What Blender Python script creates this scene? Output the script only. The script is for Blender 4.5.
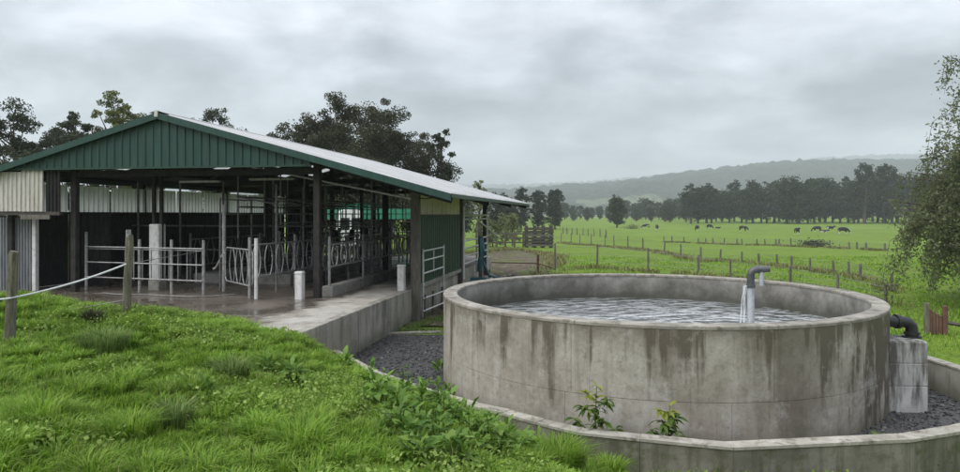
import bpy, math, random
import numpy as np
from mathutils import Vector, Matrix, noise as mnoise
random.seed(7); rng = np.random.default_rng(7)
for o in list(bpy.data.objects): bpy.data.objects.remove(o)
scene = bpy.context.scene
COL = scene.collection
R = math.radians

# ------------------------------------------------------------------ camera, sky, sun, exposure
F, HOR, CAMZ = 665.0, 214.0, 3.0
cam = bpy.data.objects.new('camera', bpy.data.cameras.new('camera'))
COL.objects.link(cam)
cam.location = (0, 0, CAMZ); cam.rotation_euler = (R(90), 0, 0)
cam.data.sensor_width = 36.0; cam.data.lens = 36.0 * F / 960.0
cam.data.shift_y = -(236.0 - HOR) / 960.0
cam.data.clip_start = 0.05; cam.data.clip_end = 20000
scene.camera = cam

SUN_EL, SUN_AZ = R(52), R(-60)          # veiled sun, behind the camera to the left
w = bpy.data.worlds.new('World'); scene.world = w; w.use_nodes = True
nt = w.node_tree; nt.nodes.clear()
def wn(t, **k):
    n = nt.nodes.new(t)
    for a, v in k.items(): setattr(n, a, v)
    return n
L = nt.links.new
wout = wn('ShaderNodeOutputWorld'); bg = wn('ShaderNodeBackground'); bg.inputs[1].default_value = 0.1
sky = wn('ShaderNodeTexSky', sky_type='NISHITA', sun_disc=False); sky.sun_elevation = SUN_EL; sky.sun_rotation = R(180) + SUN_AZ
tc = wn('ShaderNodeTexCoord'); sp = wn('ShaderNodeSeparateXYZ'); L(tc.outputs['Generated'], sp.inputs[0])
def wm(op, a, b=None, c=None):
    n = wn('ShaderNodeMath', operation=op)
    for i, v in enumerate((a, b, c)):
        if v is None: continue
        if isinstance(v, (int, float)): n.inputs[i].default_value = v
        else: L(v, n.inputs[i])
    return n.outputs[0]
zc = wm('MAXIMUM', sp.outputs[2], 0.0)
den = wm('ADD', zc, 0.30)
cb = wn('ShaderNodeCombineXYZ'); L(wm('DIVIDE', sp.outputs[0], den), cb.inputs[0]); L(wm('DIVIDE', sp.outputs[1], den), cb.inputs[1])
cb.inputs[2].default_value = 4.6
n1 = wn('ShaderNodeTexNoise'); n1.inputs['Scale'].default_value = 2.1; n1.inputs['Detail'].default_value = 9; n1.inputs['Roughness'].default_value = 0.56; n1.inputs['Distortion'].default_value = 0.25
L(cb.outputs[0], n1.inputs['Vector'])
n2 = wn('ShaderNodeTexNoise'); n2.inputs['Scale'].default_value = 0.75; n2.inputs['Detail'].default_value = 3
L(cb.outputs[0], n2.inputs['Vector'])
cl = wm('ADD', wm('MULTIPLY', n1.outputs['Fac'], 0.62), wm('MULTIPLY', n2.outputs['Fac'], 0.38))
rp = wn('ShaderNodeValToRGB'); L(cl, rp.inputs[0])
rp.color_ramp.elements[0].position = 0.38; rp.color_ramp.elements[0].color = (0.095, 0.103, 0.119, 1)
rp.color_ramp.elements[1].position = 0.62; rp.color_ramp.elements[1].color = (0.345, 0.362, 0.393, 1)
e = rp.color_ramp.elements.new(0.5); e.color = (0.208, 0.22, 0.243, 1)
grad = wm('ADD', wm('MULTIPLY', zc, 2.5), 0.85)          # overcast skies brighten towards the zenith
vm = wn('ShaderNodeVectorMath', operation='SCALE'); L(rp.outputs[0], vm.inputs[0]); L(wm('MULTIPLY', grad, 10.0), vm.inputs['Scale'])
mx = wn('ShaderNodeMix', data_type='RGBA'); mx.inputs['Factor'].default_value = 0.94
L(sky.outputs[0], mx.inputs[6]); L(vm.outputs[0], mx.inputs[7]); L(mx.outputs[2], bg.inputs[0]); L(bg.outputs[0], wout.inputs[0])

sl = bpy.data.lights.new('sun', 'SUN'); sl.energy = 1.5; sl.angle = R(50); sl.color = (1.0, 0.97, 0.93)
sun = bpy.data.objects.new('sun', sl); COL.objects.link(sun)
sun.rotation_euler = Vector((-math.sin(SUN_AZ) * math.cos(SUN_EL), math.cos(SUN_AZ) * math.cos(SUN_EL), -math.sin(SUN_EL))).to_track_quat('-Z', 'Y').to_euler()
vs = scene.view_settings
vs.view_transform = 'Standard'; vs.look = 'None'; vs.gamma = 1.0; vs.exposure = 0.95; vs.use_curve_mapping = False
scene.render.engine = 'CYCLES'
scene.cycles.max_bounces = 6; scene.cycles.diffuse_bounces = 3; scene.cycles.transparent_max_bounces = 8
scene.cycles.volume_bounces = 2

# ------------------------------------------------------------------ helpers
def link(o, parent=None):
    COL.objects.link(o)
    if parent is not None: o.parent = parent
    return o
def tag(o, label=None, cat=None, group=None, kind=None):
    if label: o['label'] = label
    if cat: o['category'] = cat
    if group: o['group'] = group
    if kind: o['kind'] = kind
    return o
def empty(name, loc, rz=0.0, label=None, cat=None, group=None):
    o = bpy.data.objects.new(name, None); o.empty_display_size = 0.1
    link(o); o.location = loc; o.rotation_euler = (0, 0, rz)
    return tag(o, label, cat, group)
class MB:
    def __init__(s): s.v = []; s.f = []; s.sm = False
    def add(s, vs, fs):
        b = len(s.v); s.v += [tuple(p) for p in vs]; s.f += [tuple(b + i for i in f) for f in fs]; return s
    def box(s, x0, x1, y0, y1, z0, z1, mat=None):
        p = [Vector(c) for c in ((x0,y0,z0),(x1,y0,z0),(x1,y1,z0),(x0,y1,z0),(x0,y0,z1),(x1,y0,z1),(x1,y1,z1),(x0,y1,z1))]
        if mat is not None: p = [mat @ q for q in p]
        return s.add(p, [(0,3,2,1),(4,5,6,7),(0,1,5,4),(1,2,6,5),(2,3,7,6),(3,0,4,7)])
    def bbox(s, x0, x1, y0, y1, z0, z1, b=0.02, mat=None):      # box with chamfered upright edges and top
        xs = [(x0+b,y0),(x1-b,y0),(x1,y0+b),(x1,y1-b),(x1-b,y1),(x0+b,y1),(x0,y1-b),(x0,y0+b)]
        cx, cy = (x0+x1)/2, (y0+y1)/2
        top = [(x + (b if x < cx else -b)*.7, y + (b if y < cy else -b)*.7) for x, y in xs]
        p = [Vector((x,y,z0)) for x,y in xs] + [Vector((x,y,z1-b)) for x,y in xs] + [Vector((x,y,z1)) for x,y in top]
        if mat is not None: p = [mat @ q for q in p]
        f = [tuple(range(7,-1,-1)), tuple(range(16,24))]
        for k in (0, 8):
            for i in range(8): f.append((k+i, k+(i+1)%8, k+8+(i+1)%8, k+8+i))
        return s.add(p, f)
    def tube(s, pts, r, n=6, cap=True):
        pts = [Vector(p) for p in pts]; m = len(pts)
        if not isinstance(r, (list, tuple)): r = [r]*m
        rings = []; ref = None
        for i in range(m):
            t = (pts[min(i+1, m-1)] - pts[max(i-1, 0)]).normalized()
            if ref is None:
                ref = Vector((0,0,1)) if abs(t.z) < .9 else Vector((1,0,0))
            a = t.cross(ref).normalized(); bb = a.cross(t).normalized(); ref = bb
            rings.append([pts[i] + (a*math.cos(2*math.pi*k/n) + bb*math.sin(2*math.pi*k/n))*r[i] for k in range(n)])
        v = [q for g in rings for q in g]; f = []
        for i in range(m-1):
            for k in range(n): f.append((i*n+k, i*n+(k+1)%n, (i+1)*n+(k+1)%n, (i+1)*n+k))
        if cap: f += [tuple(range(n-1,-1,-1)), tuple(range((m-1)*n, m*n))]
        s.sm = True
        return s.add(v, f)
    def beam(s, a, b, w, h):                     # rectangular bar between two points
        a = Vector(a); b = Vector(b); t = (b-a).normalized()
        up = Vector((0,0,1)) if abs(t.z) < .95 else Vector((0,1,0))
        x = t.cross(up).normalized(); y = x.cross(t).normalized()
        p = [c + x*sx*w/2 + y*sy*h/2 for c in (a,b) for sx,sy in ((-1,-1),(1,-1),(1,1),(-1,1))]
        return s.add(p, [(0,1,2,3),(7,6,5,4),(0,4,5,1),(1,5,6,2),(2,6,7,3),(3,7,4,0)])
    def prism(s, poly, z0, z1):
        n = len(poly)
        v = [(x,y,z0) for x,y in poly] + [(x,y,z1) for x,y in poly]
        return s.add(v, [tuple(range(n-1,-1,-1)), tuple(range(n,2*n))] + [(i,(i+1)%n,n+(i+1)%n,n+i) for i in range(n)])
    def mesh(s, name, mat, smooth=None):
        me = bpy.data.meshes.new(name); me.from_pydata(s.v, [], s.f); me.update()
        if mat is not None: me.materials.append(mat)
        if (s.sm if smooth is None else smooth):
            me.polygons.foreach_set('use_smooth', [True]*len(me.polygons))
            try: me.set_sharp_from_angle(angle=R(40))
            except Exception: pass
        return me
    def build(s, name, mat, parent=None, smooth=None):
        return link(bpy.data.objects.new(name, s.mesh(name, mat, smooth)), parent)
def np_mesh(name, verts, faces_loops, sizes, mat, smooth=False):
    me = bpy.data.meshes.new(name)
    nv = len(verts); me.vertices.add(nv); me.vertices.foreach_set('co', verts.astype(np.float32).ravel())
    me.loops.add(len(faces_loops)); me.loops.foreach_set('vertex_index', faces_loops.astype(np.int32))
    me.polygons.add(len(sizes)); st = np.concatenate(([0], np.cumsum(sizes)[:-1]))
    me.polygons.foreach_set('loop_start', st.astype(np.int32)); me.polygons.foreach_set('loop_total', sizes.astype(np.int32))
    me.materials.append(mat)
    if smooth: me.polygons.foreach_set('use_smooth', np.ones(len(sizes), bool))
    me.update(calc_edges=True); me.validate()
    return me
def obj(name, me, parent=None, loc=None, rz=None):
    o = link(bpy.data.objects.new(name, me), parent)
    if loc is not None: o.location = loc
    if rz is not None: o.rotation_euler = (0,0,rz)
    return o
def copy_tree(o, parent=None):
    c = o.copy(); COL.objects.link(c); c.parent = parent
    for ch in list(o.children): copy_tree(ch, c)
    return c

# ------------------------------------------------------------------ material kit
class NT:
    def __init__(s, name):
        s.m = bpy.data.materials.new(name); s.m.use_nodes = True; s.t = s.m.node_tree; s.t.nodes.clear()
        s.out = s.t.nodes.new('ShaderNodeOutputMaterial')
        s.geo = s.t.nodes.new('ShaderNodeNewGeometry'); s.pos = s.geo.outputs['Position']
    def put(s, v, inp):
        if isinstance(v, bpy.types.NodeSocket): s.t.links.new(v, inp)
        elif isinstance(v, (tuple, list)) and len(v) == 3 and inp.type == 'RGBA': inp.default_value = (*v, 1)
        else: inp.default_value = v
    def n(s, t, **k):
        n = s.t.nodes.new(t)
        for a, v in k.items(): setattr(n, a, v)
        return n
    def math(s, op, a, b=0.0, c=None, clamp=False):
        n = s.n('ShaderNodeMath', operation=op, use_clamp=clamp); s.put(a, n.inputs[0]); s.put(b, n.inputs[1])
        if c is not None: s.put(c, n.inputs[2])
        return n.outputs[0]
    def map(s, vec, scale=(1,1,1), loc=(0,0,0), rot=(0,0,0)):
        n = s.n('ShaderNodeMapping'); s.put(vec, n.inputs[0]); n.inputs['Scale'].default_value = scale; n.inputs['Location'].default_value = loc; n.inputs['Rotation'].default_value = rot
        return n.outputs[0]
    def noise(s, scale, detail=4, rough=.55, vec=None, dist=0.0):
        n = s.n('ShaderNodeTexNoise'); s.put(s.pos if vec is None else vec, n.inputs['Vector'])
        n.inputs['Scale'].default_value = scale; n.inputs['Detail'].default_value = detail; n.inputs['Roughness'].default_value = rough; n.inputs['Distortion'].default_value = dist
        return n.outputs['Fac']
    def vor(s, scale, vec=None, feat='F1', out='Distance'):
        n = s.n('ShaderNodeTexVoronoi', feature=feat); s.put(s.pos if vec is None else vec, n.inputs['Vector']); n.inputs['Scale'].default_value = scale
        return n.outputs[out]
    def ramp(s, fac, stops):
        n = s.n('ShaderNodeValToRGB'); s.put(fac, n.inputs[0]); cr = n.color_ramp
        while len(cr.elements) < len(stops): cr.elements.new(.5)
        for el, (p, c) in zip(cr.elements, stops):
            el.position = p; el.color = (c, c, c, 1) if isinstance(c, (int, float)) else (*c, 1)
        return n.outputs[0]
    def mix(s, fac, a, b, bt='MIX'):
        n = s.n('ShaderNodeMix', data_type='RGBA', blend_type=bt); s.put(fac, n.inputs[0]); s.put(a, n.inputs[6]); s.put(b, n.inputs[7])
        return n.outputs[2]
    def bump(s, h, strength=.5, dist=.02):
        n = s.n('ShaderNodeBump'); n.inputs['Strength'].default_value = strength; n.inputs['Distance'].default_value = dist; s.put(h, n.inputs['Height'])
        return n.outputs[0]
    def sep(s, vec=None):
        n = s.n('ShaderNodeSeparateXYZ'); s.put(s.pos if vec is None else vec, n.inputs[0]); return n.outputs
    def comb(s, x, y, z):
        n = s.n('ShaderNodeCombineXYZ'); s.put(x, n.inputs[0]); s.put(y, n.inputs[1]); s.put(z, n.inputs[2]); return n.outputs[0]
    def bsdf(s, color, rough=.6, normal=None, metal=0.0, spec=None, **k):
        n = s.n('ShaderNodeBsdfPrincipled'); s.put(color, n.inputs['Base Color']); s.put(rough, n.inputs['Roughness']); s.put(metal, n.inputs['Metallic'])
        if spec is not None: s.put(spec, n.inputs['Specular IOR Level'])
        if normal is not None: s.put(normal, n.inputs['Normal'])
        for a, v in k.items(): s.put(v, n.inputs[a])
        s.t.links.new(n.outputs[0], s.out.inputs[0]); return n
def weathered(name, c1, c2, scale=3.0, rough=.6, metal=0.0, dirt=None, dirt_amt=.5, bump=.3, bdist=.004, stretch=(1,1,1), fine=60, spec=None):
    m = NT(name); v = m.map(m.pos, stretch)
    c = m.mix(m.ramp(m.noise(scale, 6, .6, v), [(.35, 0.), (.65, 1.)]), c1, c2)
    if dirt is not None:
        d = m.ramp(m.noise(scale*2.3, 7, .65, m.map(m.pos, stretch, (3,7,1))), [(.5, 0.), (.72, 1.)])
        c = m.mix(m.math('MULTIPLY', d, dirt_amt), c, dirt)
    oi = m.n('ShaderNodeObjectInfo'); c = m.mix(.22, c, m.ramp(oi.outputs['Random'], [(0, .30), (1, .70)]), 'OVERLAY')
    c = m.mix(.25, c, m.ramp(m.noise(fine, 3, .6), [(.3, .35), (.7, .65)]), 'OVERLAY')
    r = m.math('ADD', rough, m.math('MULTIPLY', m.math('SUBTRACT', m.noise(scale*4, 3), .5), .25), clamp=True)
    m.bsdf(c, r, m.bump(m.noise(fine*.6, 5, .6), bump, bdist), metal, spec)
    return m.m
def leafmat(name, cols, transl=.35, rough=.55):
    m = NT(name)
    oi = m.n('ShaderNodeObjectInfo'); rnd = m.math('FRACT', m.math('ADD', m.geo.outputs['Random Per Island'], m.math('MULTIPLY', oi.outputs['Random'], 7.3)))
    n = len(cols)
    c = m.ramp(rnd, [(i/(n-1) if n > 1 else 0, col) for i, col in enumerate(cols)])
    c = m.mix(.5, c, m.ramp(m.noise(.9, 3), [(.3, .3), (.7, .7)]), 'OVERLAY')
    b = m.bsdf(c, rough, spec=.18)
    t = m.n('ShaderNodeBsdfTranslucent'); m.put(c, t.inputs[0])
    x = m.n('ShaderNodeMixShader'); x.inputs[0].default_value = transl
    m.t.links.new(b.outputs[0], x.inputs[1]); m.t.links.new(t.outputs[0], x.inputs[2]); m.t.links.new(x.outputs[0], m.out.inputs[0])
    return m.m

M = {}
M['galv'] = weathered('galvanised_steel', (.48,.49,.50), (.64,.65,.66), 6, .42, .3, (.22,.17,.13), .6, .1)
M['rail'] = weathered('worn_rail_steel', (.25,.25,.245), (.40,.40,.395), 9, .5, .15, (.08,.06,.048), .9, .1)
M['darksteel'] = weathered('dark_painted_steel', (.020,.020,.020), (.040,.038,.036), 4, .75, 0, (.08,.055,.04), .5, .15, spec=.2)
M['rail_shaded'] = weathered('shaded_dirty_steel', (.15,.148,.145), (.27,.268,.265), 9, .55, .1, (.05,.042,.035), .8, .1, spec=.3)  # darker copy of the dirty rail steel, interior shade put into its colour
M['timber_dark'] = weathered('dark_wet_timber', (.045,.038,.032), (.09,.078,.065), 5, .7, 0, (.02,.018,.016), .6, .5, .008, (6,6,.7))
M['timber_grey'] = weathered('weathered_grey_timber', (.085,.075,.062), (.17,.155,.13), 6, .85, 0, (.05,.055,.03), .7, .7, .01, (6,6,.6))
M['timber_moss'] = weathered('mossy_round_timber', (.085,.075,.055), (.19,.175,.13), 6, .88, 0, (.06,.075,.025), .8, .7, .01, (6,6,.8))
M['green'] = weathered('green_sheet_paint', (.011,.046,.035), (.019,.064,.050), 1.6, .42, 0, (.040,.070,.060), .7, .08, .002, (4,4,.5))
M['green_dark'] = weathered('dark_green_sheet', (.010,.038,.024), (.016,.055,.035), 1.6, .45, 0, (.03,.035,.028), .5, .08, .002, (4,4,.5))
M['roof'] = weathered('pale_roof_steel', (.36,.37,.38), (.46,.47,.475), 1.2, .45, 0, (.26,.26,.25), .35, .05, .002)
M['cream'] = weathered('cream_corrugated_steel', (.50,.485,.43), (.64,.62,.56), 2.5, .55, 0, (.30,.25,.18), .6, .1, .002, (4,4,.6))
M['side_sheet'] = weathered('beige_wall_board', (.58,.50,.45), (.72,.635,.575), 2.5, .6, 0, (.24,.19,.15), .6, .1, .002, (4,4,.6))
M['greysheet'] = weathered('grey_corrugated_steel', (.20,.215,.225), (.30,.315,.325), 2.5, .5, .3, (.12,.10,.085), .6, .1, .002, (4,4,.6))
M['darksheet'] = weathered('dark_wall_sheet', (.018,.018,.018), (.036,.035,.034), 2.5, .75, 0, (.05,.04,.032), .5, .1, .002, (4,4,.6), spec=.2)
M['whitepaint'] = weathered('chipped_white_paint', (.52,.52,.50), (.66,.66,.64), 5, .6, 0, (.22,.19,.15), .7, .3, .004, (1,1,.5))
M['cleanwhite'] = weathered('white_vehicle_paint', (.72,.73,.74), (.78,.79,.80), 2, .3, 0, (.5,.48,.45), .2, .02)
M['blackpipe'] = weathered('black_polyethylene', (.013,.014,.015), (.022,.023,.025), 6, .38, 0, (.06,.06,.055), .35, .1)
M['pvc'] = weathered('grey_plastic_pipe', (.36,.38,.40), (.46,.48,.50), 5, .35, 0, (.24,.24,.22), .5, .05)
M['teal'] = weathered('teal_plastic_sheet', (.018,.09,.115), (.035,.14,.165), 6, .45, 0, (.03,.05,.06), .5, .4, .02)
M['pipe_dark'] = weathered('dark_grey_pipe', (.045,.047,.05), (.08,.083,.087), 6, .4, 0, (.16,.16,.155), .5, .1)
M['rope'] = weathered('white_electric_rope', (.55,.56,.57), (.70,.71,.72), 30, .7)
M['wire'] = weathered('fence_wire', (.17,.17,.165), (.26,.26,.25), 30, .5, .5)
M['rust'] = weathered('rusty_red_boards', (.105,.052,.036), (.165,.088,.062), 5, .85, 0, (.06,.045,.04), .6, .5, .008)
M['glass'] = weathered('dark_window_glass', (.02,.023,.026), (.03,.033,.036), 2, .12)
M['tyre'] = weathered('tyre_rubber', (.018,.018,.018), (.03,.03,.03), 8, .85)
M['bark'] = weathered('tree_bark', (.055,.043,.033), (.12,.10,.082), 4, .9, 0, (.035,.04,.025), .6, .8, .03, (3,3,.6), fine=12)
M['rim'] = weathered('weathered_tank_rim', (.185,.17,.14), (.33,.31,.27), 2.6, .85, 0, (.075,.066,.045), 1.0, .6, .01)
M['kerb_top'] = weathered('pale_coping_concrete', (.24,.225,.185), (.40,.38,.335), 3.0, .85, 0, (.085,.075,.05), 1.0, .5, .008)
M['conc_plain'] = weathered('grey_concrete', (.20,.195,.18), (.31,.30,.275), 2.2, .85, 0, (.10,.095,.075), .8, .5, .008)

def fibreglass():
    m = NT('translucent_fibreglass'); c = m.mix(m.noise(4, 4, vec=m.map(m.pos, (4,4,.5))), (.30,.32,.31), (.62,.64,.63))
    b = m.bsdf(c, .5); t = m.n('ShaderNodeBsdfTranslucent'); m.put(c, t.inputs[0]); x = m.n('ShaderNodeMixShader'); x.inputs[0].default_value = .7
    m.t.links.new(b.outputs[0], x.inputs[1]); m.t.links.new(t.outputs[0], x.inputs[2]); m.t.links.new(x.outputs[0], m.out.inputs[0]); return m.m
M['fibre'] = fibreglass()

TC = (3.14, 12.35); TR = 3.81; TRIM = 1.56; TW = 0.24      # round tank: centre, radius, rim height, wall thickness
def tank_mat():
    m = NT('stained_tank_concrete'); x, y, z = m.sep()
    ang = m.math('ARCTAN2', m.math('SUBTRACT', y, TC[1]), m.math('SUBTRACT', x, TC[0]))
    s = m.math('MULTIPLY', ang, TR)
    drop = m.math('SUBTRACT', TRIM, z)
    base = m.mix(m.ramp(m.noise(1.0, 7, .66), [(.34, 0.), (.66, 1.)]), (.25,.225,.182), (.42,.39,.335))
    base = m.mix(m.ramp(m.noise(3.2, 7, .7), [(.52, 0.), (.70, .75)]), base, (.45,.435,.40))
    base = m.mix(m.math('MULTIPLY', m.ramp(m.noise(9, 6, .7), [(.50, 0.), (.68, 1.)]), .5), base, (.16,.145,.115))
    # drip stains: noise along the wall decides how far down each run reaches
    reach = m.noise(2.1, 6, .68, m.comb(s, 0.0, m.math('MULTIPLY', z, .06)))
    wob = m.math('MULTIPLY', m.math('SUBTRACT', m.noise(6.5, 5, .65, m.map(m.pos, (1,1,.5))), .5), .15)
    d = m.math('SUBTRACT', m.math('ADD', reach, wob), m.math('ADD', .452, m.math('MULTIPLY', drop, .125)))
    st = m.ramp(m.math('MULTIPLY', d, 5.0), [(.0, 0.), (.45, 1.)])
    # the weeping stretch near the outlet is soaked more
    wet = m.math('SUBTRACT', 1.0, m.math('DIVIDE', m.math('ABSOLUTE', m.math('SUBTRACT', ang, -.75)), .62), clamp=True)
    reach2 = m.noise(2.4, 5, .7, m.comb(s, 7.0, m.math('MULTIPLY', z, .22)))
    d2 = m.math('SUBTRACT', m.math('ADD', m.math('ADD', reach2, wob), m.math('MULTIPLY', wet, .235)), m.math('ADD', .56, m.math('MULTIPLY', drop, .06)))
    st2 = m.math('MULTIPLY', m.ramp(m.math('MULTIPLY', d2, 5.0), [(.0, 0.), (.35, 1.)]), m.math('MULTIPLY', wet, 1.6, clamp=True), clamp=True)
    broad = m.math('MULTIPLY', m.ramp(m.math('MULTIPLY', m.math('SUBTRACT', m.math('ADD', m.noise(.85, 4, .6, m.comb(s, 4.0, m.math('MULTIPLY', z, .05))), wob), m.math('ADD', .49, m.math('MULTIPLY', drop, .05))), 4.0), [(.0, 0.), (.6, 1.)]), .62)
    band = m.ramp(m.math('ADD', drop, m.math('MULTIPLY', m.noise(2.2, 5, .7), .5)), [(.24, .85), (.50, 0.)])
    stain = m.math('MAXIMUM', m.math('MAXIMUM', broad, m.math('MULTIPLY', st, .88)), m.math('MAXIMUM', m.math('MULTIPLY', st2, .95), band))
    c = m.mix(stain, base, (.078,.062,.042))
    c = m.mix(m.math('MULTIPLY', m.ramp(m.noise(1.0, 6, .7, m.comb(m.math('MULTIPLY', s, 7.0), 3.0, m.math('MULTIPLY', z, .5))), [(.52, 0.), (.68, 1.)]), .45), c, (.10,.088,.066))
    c = m.mix(m.math('MULTIPLY', m.ramp(m.noise(1.9, 7, .75, m.map(m.pos, (1,1,1), (4,1,8))), [(.54, 0.), (.64, 1.)]), .5), c, (.43,.42,.39))
    foot = m.ramp(m.math('ADD', z, m.math('MULTIPLY', m.noise(3, 4), .3)), [(.12, .7), (.42, 0.)])
    c = m.mix(foot, c, (.11,.105,.075))
    c = m.mix(.3, c, m.ramp(m.noise(45, 4, .7), [(.3, .35), (.7, .65)]), 'OVERLAY')
    rough = m.math('SUBTRACT', .88, m.math('MULTIPLY', stain, .3))
    h = m.math('ADD', m.noise(30, 6, .7), m.math('MULTIPLY', m.noise(5, 4), 1.5))
    m.bsdf(c, rough, m.bump(h, .5, .008)); return m.m
M['tank'] = tank_mat()
def tank_in_mat():
    m = NT('tank_lining_concrete'); x, y, z = m.sep()
    base = m.mix(m.ramp(m.noise(1.6, 7, .7), [(.35, 0.), (.62, 1.)]), (.11,.105,.09), (.30,.29,.265))
    lvl = m.ramp(m.math('ADD', z, m.math('MULTIPLY', m.math('SUBTRACT', m.noise(2.5, 6, .7), .5), .5)), [(1.08/2, 1.), (1.38/2, 0.)])
    z2 = m.math('MULTIPLY', m.math('ADD', z, m.math('MULTIPLY', m.math('SUBTRACT', m.noise(1.7, 7, .72), .5), .7)), .5)
    lvl = m.ramp(z2, [(.53, 1.), (.74, 0.)])
    c = m.mix(m.math('MULTIPLY', lvl, .85), base, (.045,.045,.032))
    m.bsdf(c, .75, m.bump(m.noise(25, 6, .7), .5, .008)); return m.m
M['tank_in'] = tank_in_mat()
def streak_wall():
    m = NT('streaked_wall_concrete'); x, y, z = m.sep()
    base = m.mix(m.ramp(m.noise(1.3, 6, .6), [(.35, 0.), (.65, 1.)]), (.22,.205,.17), (.34,.325,.285))
    sv = m.map(m.pos, (3.6, 3.6, .5))
    st = m.ramp(m.math('ADD', m.noise(1.0, 7, .7, sv), m.math('MULTIPLY', m.math('SUBTRACT', m.noise(.9, 5, .6), .5), .5)), [(.47, 0.), (.66, 1.)])
    c = m.mix(m.math('MULTIPLY', st, .68), base, (.070,.064,.046))
    low = m.ramp(m.math('ADD', z, m.math('MULTIPLY', m.noise(3, 5), .5)), [(.25, .75), (.62, 0.)])
    c = m.mix(low, c, (.085,.085,.055))
    m.bsdf(c, .88, m.bump(m.noise(28, 6, .7), .5, .008)); return m.m
M['wall'] = streak_wall()
def kerb_mat():
    m = NT('mossy_kerb_concrete')
    base = m.mix(m.ramp(m.noise(1.6, 6, .65), [(.35, 0.), (.65, 1.)]), (.105,.098,.075), (.205,.195,.16))
    st = m.ramp(m.noise(1.0, 6, .65, m.map(m.pos, (6, 6, .6))), [(.45, 0.), (.66, 1.)])
    c = m.mix(m.math('MULTIPLY', st, .8), base, (.06,.058,.036))
    c = m.mix(m.ramp(m.noise(4, 6, .72), [(.50, 0.), (.66, .8)]), c, (.060,.070,.022))
    m.bsdf(c, .9, m.bump(m.noise(24, 6, .7), .6, .01)); return m.m
M['kerb'] = kerb_mat()
def pier_mat():
    m = NT('whitewashed_pier'); x, y, z = m.sep()
    c = m.mix(m.ramp(m.noise(2.2, 6, .65), [(.35, 0.), (.65, 1.)]), (.30,.295,.28), (.47,.47,.455))
    st = m.ramp(m.math('ADD', m.noise(1.0, 6, .65, m.map(m.pos, (7, 7, .9))), m.math('MULTIPLY', z, .14)), [(.56, 0.), (.72, .9)])
    c = m.mix(st, c, (.055,.053,.045))
    m.bsdf(c, .85, m.bump(m.noise(22, 6, .7), .5, .01)); return m.m
M['pier'] = pier_mat()
O_SH = (-4.17, 16.3); TH = R(-10.5)
def yard_mat():
    m = NT('wet_muddy_yard_concrete')
    v = m.map(m.pos, (1,1,1), (0,0,0)); 
    vr = m.n('ShaderNodeVectorRotate', rotation_type='Z_AXIS'); m.put(m.pos, vr.inputs['Vector']); vr.inputs['Center'].default_value = (*O_SH, 0); vr.inputs['Angle'].default_value = -TH
    u = m.math('SUBTRACT', m.sep(vr.outputs[0])[0], O_SH[0]); vv = m.math('SUBTRACT', m.sep(vr.outputs[0])[1], O_SH[1])
    wob = m.math('MULTIPLY', m.math('SUBTRACT', m.noise(.9, 6, .65), .5), 2.0)
    edge = m.ramp(m.math('MULTIPLY', m.math('ADD', m.math('ADD', u, wob), 2.0), .25), [(.60, 0.), (.68, 1.)])       # swept dry strip beside the wall
    mud = m.mix(m.ramp(m.noise(.8, 7, .65), [(.35, 0.), (.65, 1.)]), (.070,.057,.046), (.15,.128,.104))
    mud = m.mix(m.ramp(m.noise(3.5, 6, .7), [(.55, 0.), (.7, .6)]), mud, (.17,.15,.125))
    dry = m.mix(m.ramp(m.noise(2.0, 6, .65), [(.35, 0.), (.68, 1.)]), (.27,.25,.215), (.42,.40,.36))
    dry = m.mix(m.ramp(m.noise(1.3, 6, .7, m.map(m.pos, (1,1,1), (5,2,0))), [(.55, 0.), (.64, .8)]), dry, (.13,.11,.09))
    c = m.mix(edge, mud, dry)
    wetr = m.ramp(m.noise(.7, 5, .6, m.map(m.pos, (1,1,1), (2,9,0))), [(.38, .07), (.62, .5)])
    rough = m.math('ADD', m.math('MULTIPLY', wetr, m.math('SUBTRACT', 1.0, edge)), m.math('MULTIPLY', edge, .8))
    m.bsdf(c, rough, m.bump(m.noise(9, 6, .65), .25, .012)); return m.m
M['yard'] = yard_mat()
def ground_mat():
    m = NT('pasture_ground'); x, y, z = m.sep()
    a = m.mix(m.ramp(m.noise(.35, 6, .6), [(.35, 0.), (.65, 1.)]), (.105,.172,.018), (.170,.248,.028))
    b = m.mix(m.ramp(m.noise(.06, 5, .6), [(.38, 0.), (.62, 1.)]), a, (.155,.235,.026))
    c = m.mix(m.ramp(m.noise(2.2, 6, .72), [(.50, 0.), (.66, .75)]), b, (.050,.105,.016))
    c = m.mix(m.ramp(m.noise(1.1, 5, .7, m.map(m.pos, (1,1,1), (9,3,0))), [(.62, 0.), (.72, .55)]), c, (.16,.16,.075))
    c = m.mix(m.ramp(m.noise(9, 5, .75), [(.45, 0.), (.7, .6)]), c, (.038,.075,.014))
    c = m.mix(m.ramp(m.noise(.11, 6, .68, m.map(m.pos, (1,1,1), (7,5,0))), [(.52, 0.), (.66, .65)]), c, (.085,.115,.028))
    c = m.mix(m.ramp(m.noise(.028, 5, .6, m.map(m.pos, (1,.5,1), (1,8,0))), [(.5, 0.), (.64, .5)]), c, (.15,.225,.04))
    c = m.mix(m.ramp(m.vor(.55), [(.10, .8), (.16, 0.)]), c, (.05,.07,.016))
    h = m.math('ADD', m.noise(1.6, 8, .75), m.math('MULTIPLY', m.noise(14, 5, .7), .35))
    m.bsdf(c, .9, m.bump(h, .9, .12), spec=.15); return m.m
M['ground'] = ground_mat()
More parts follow.
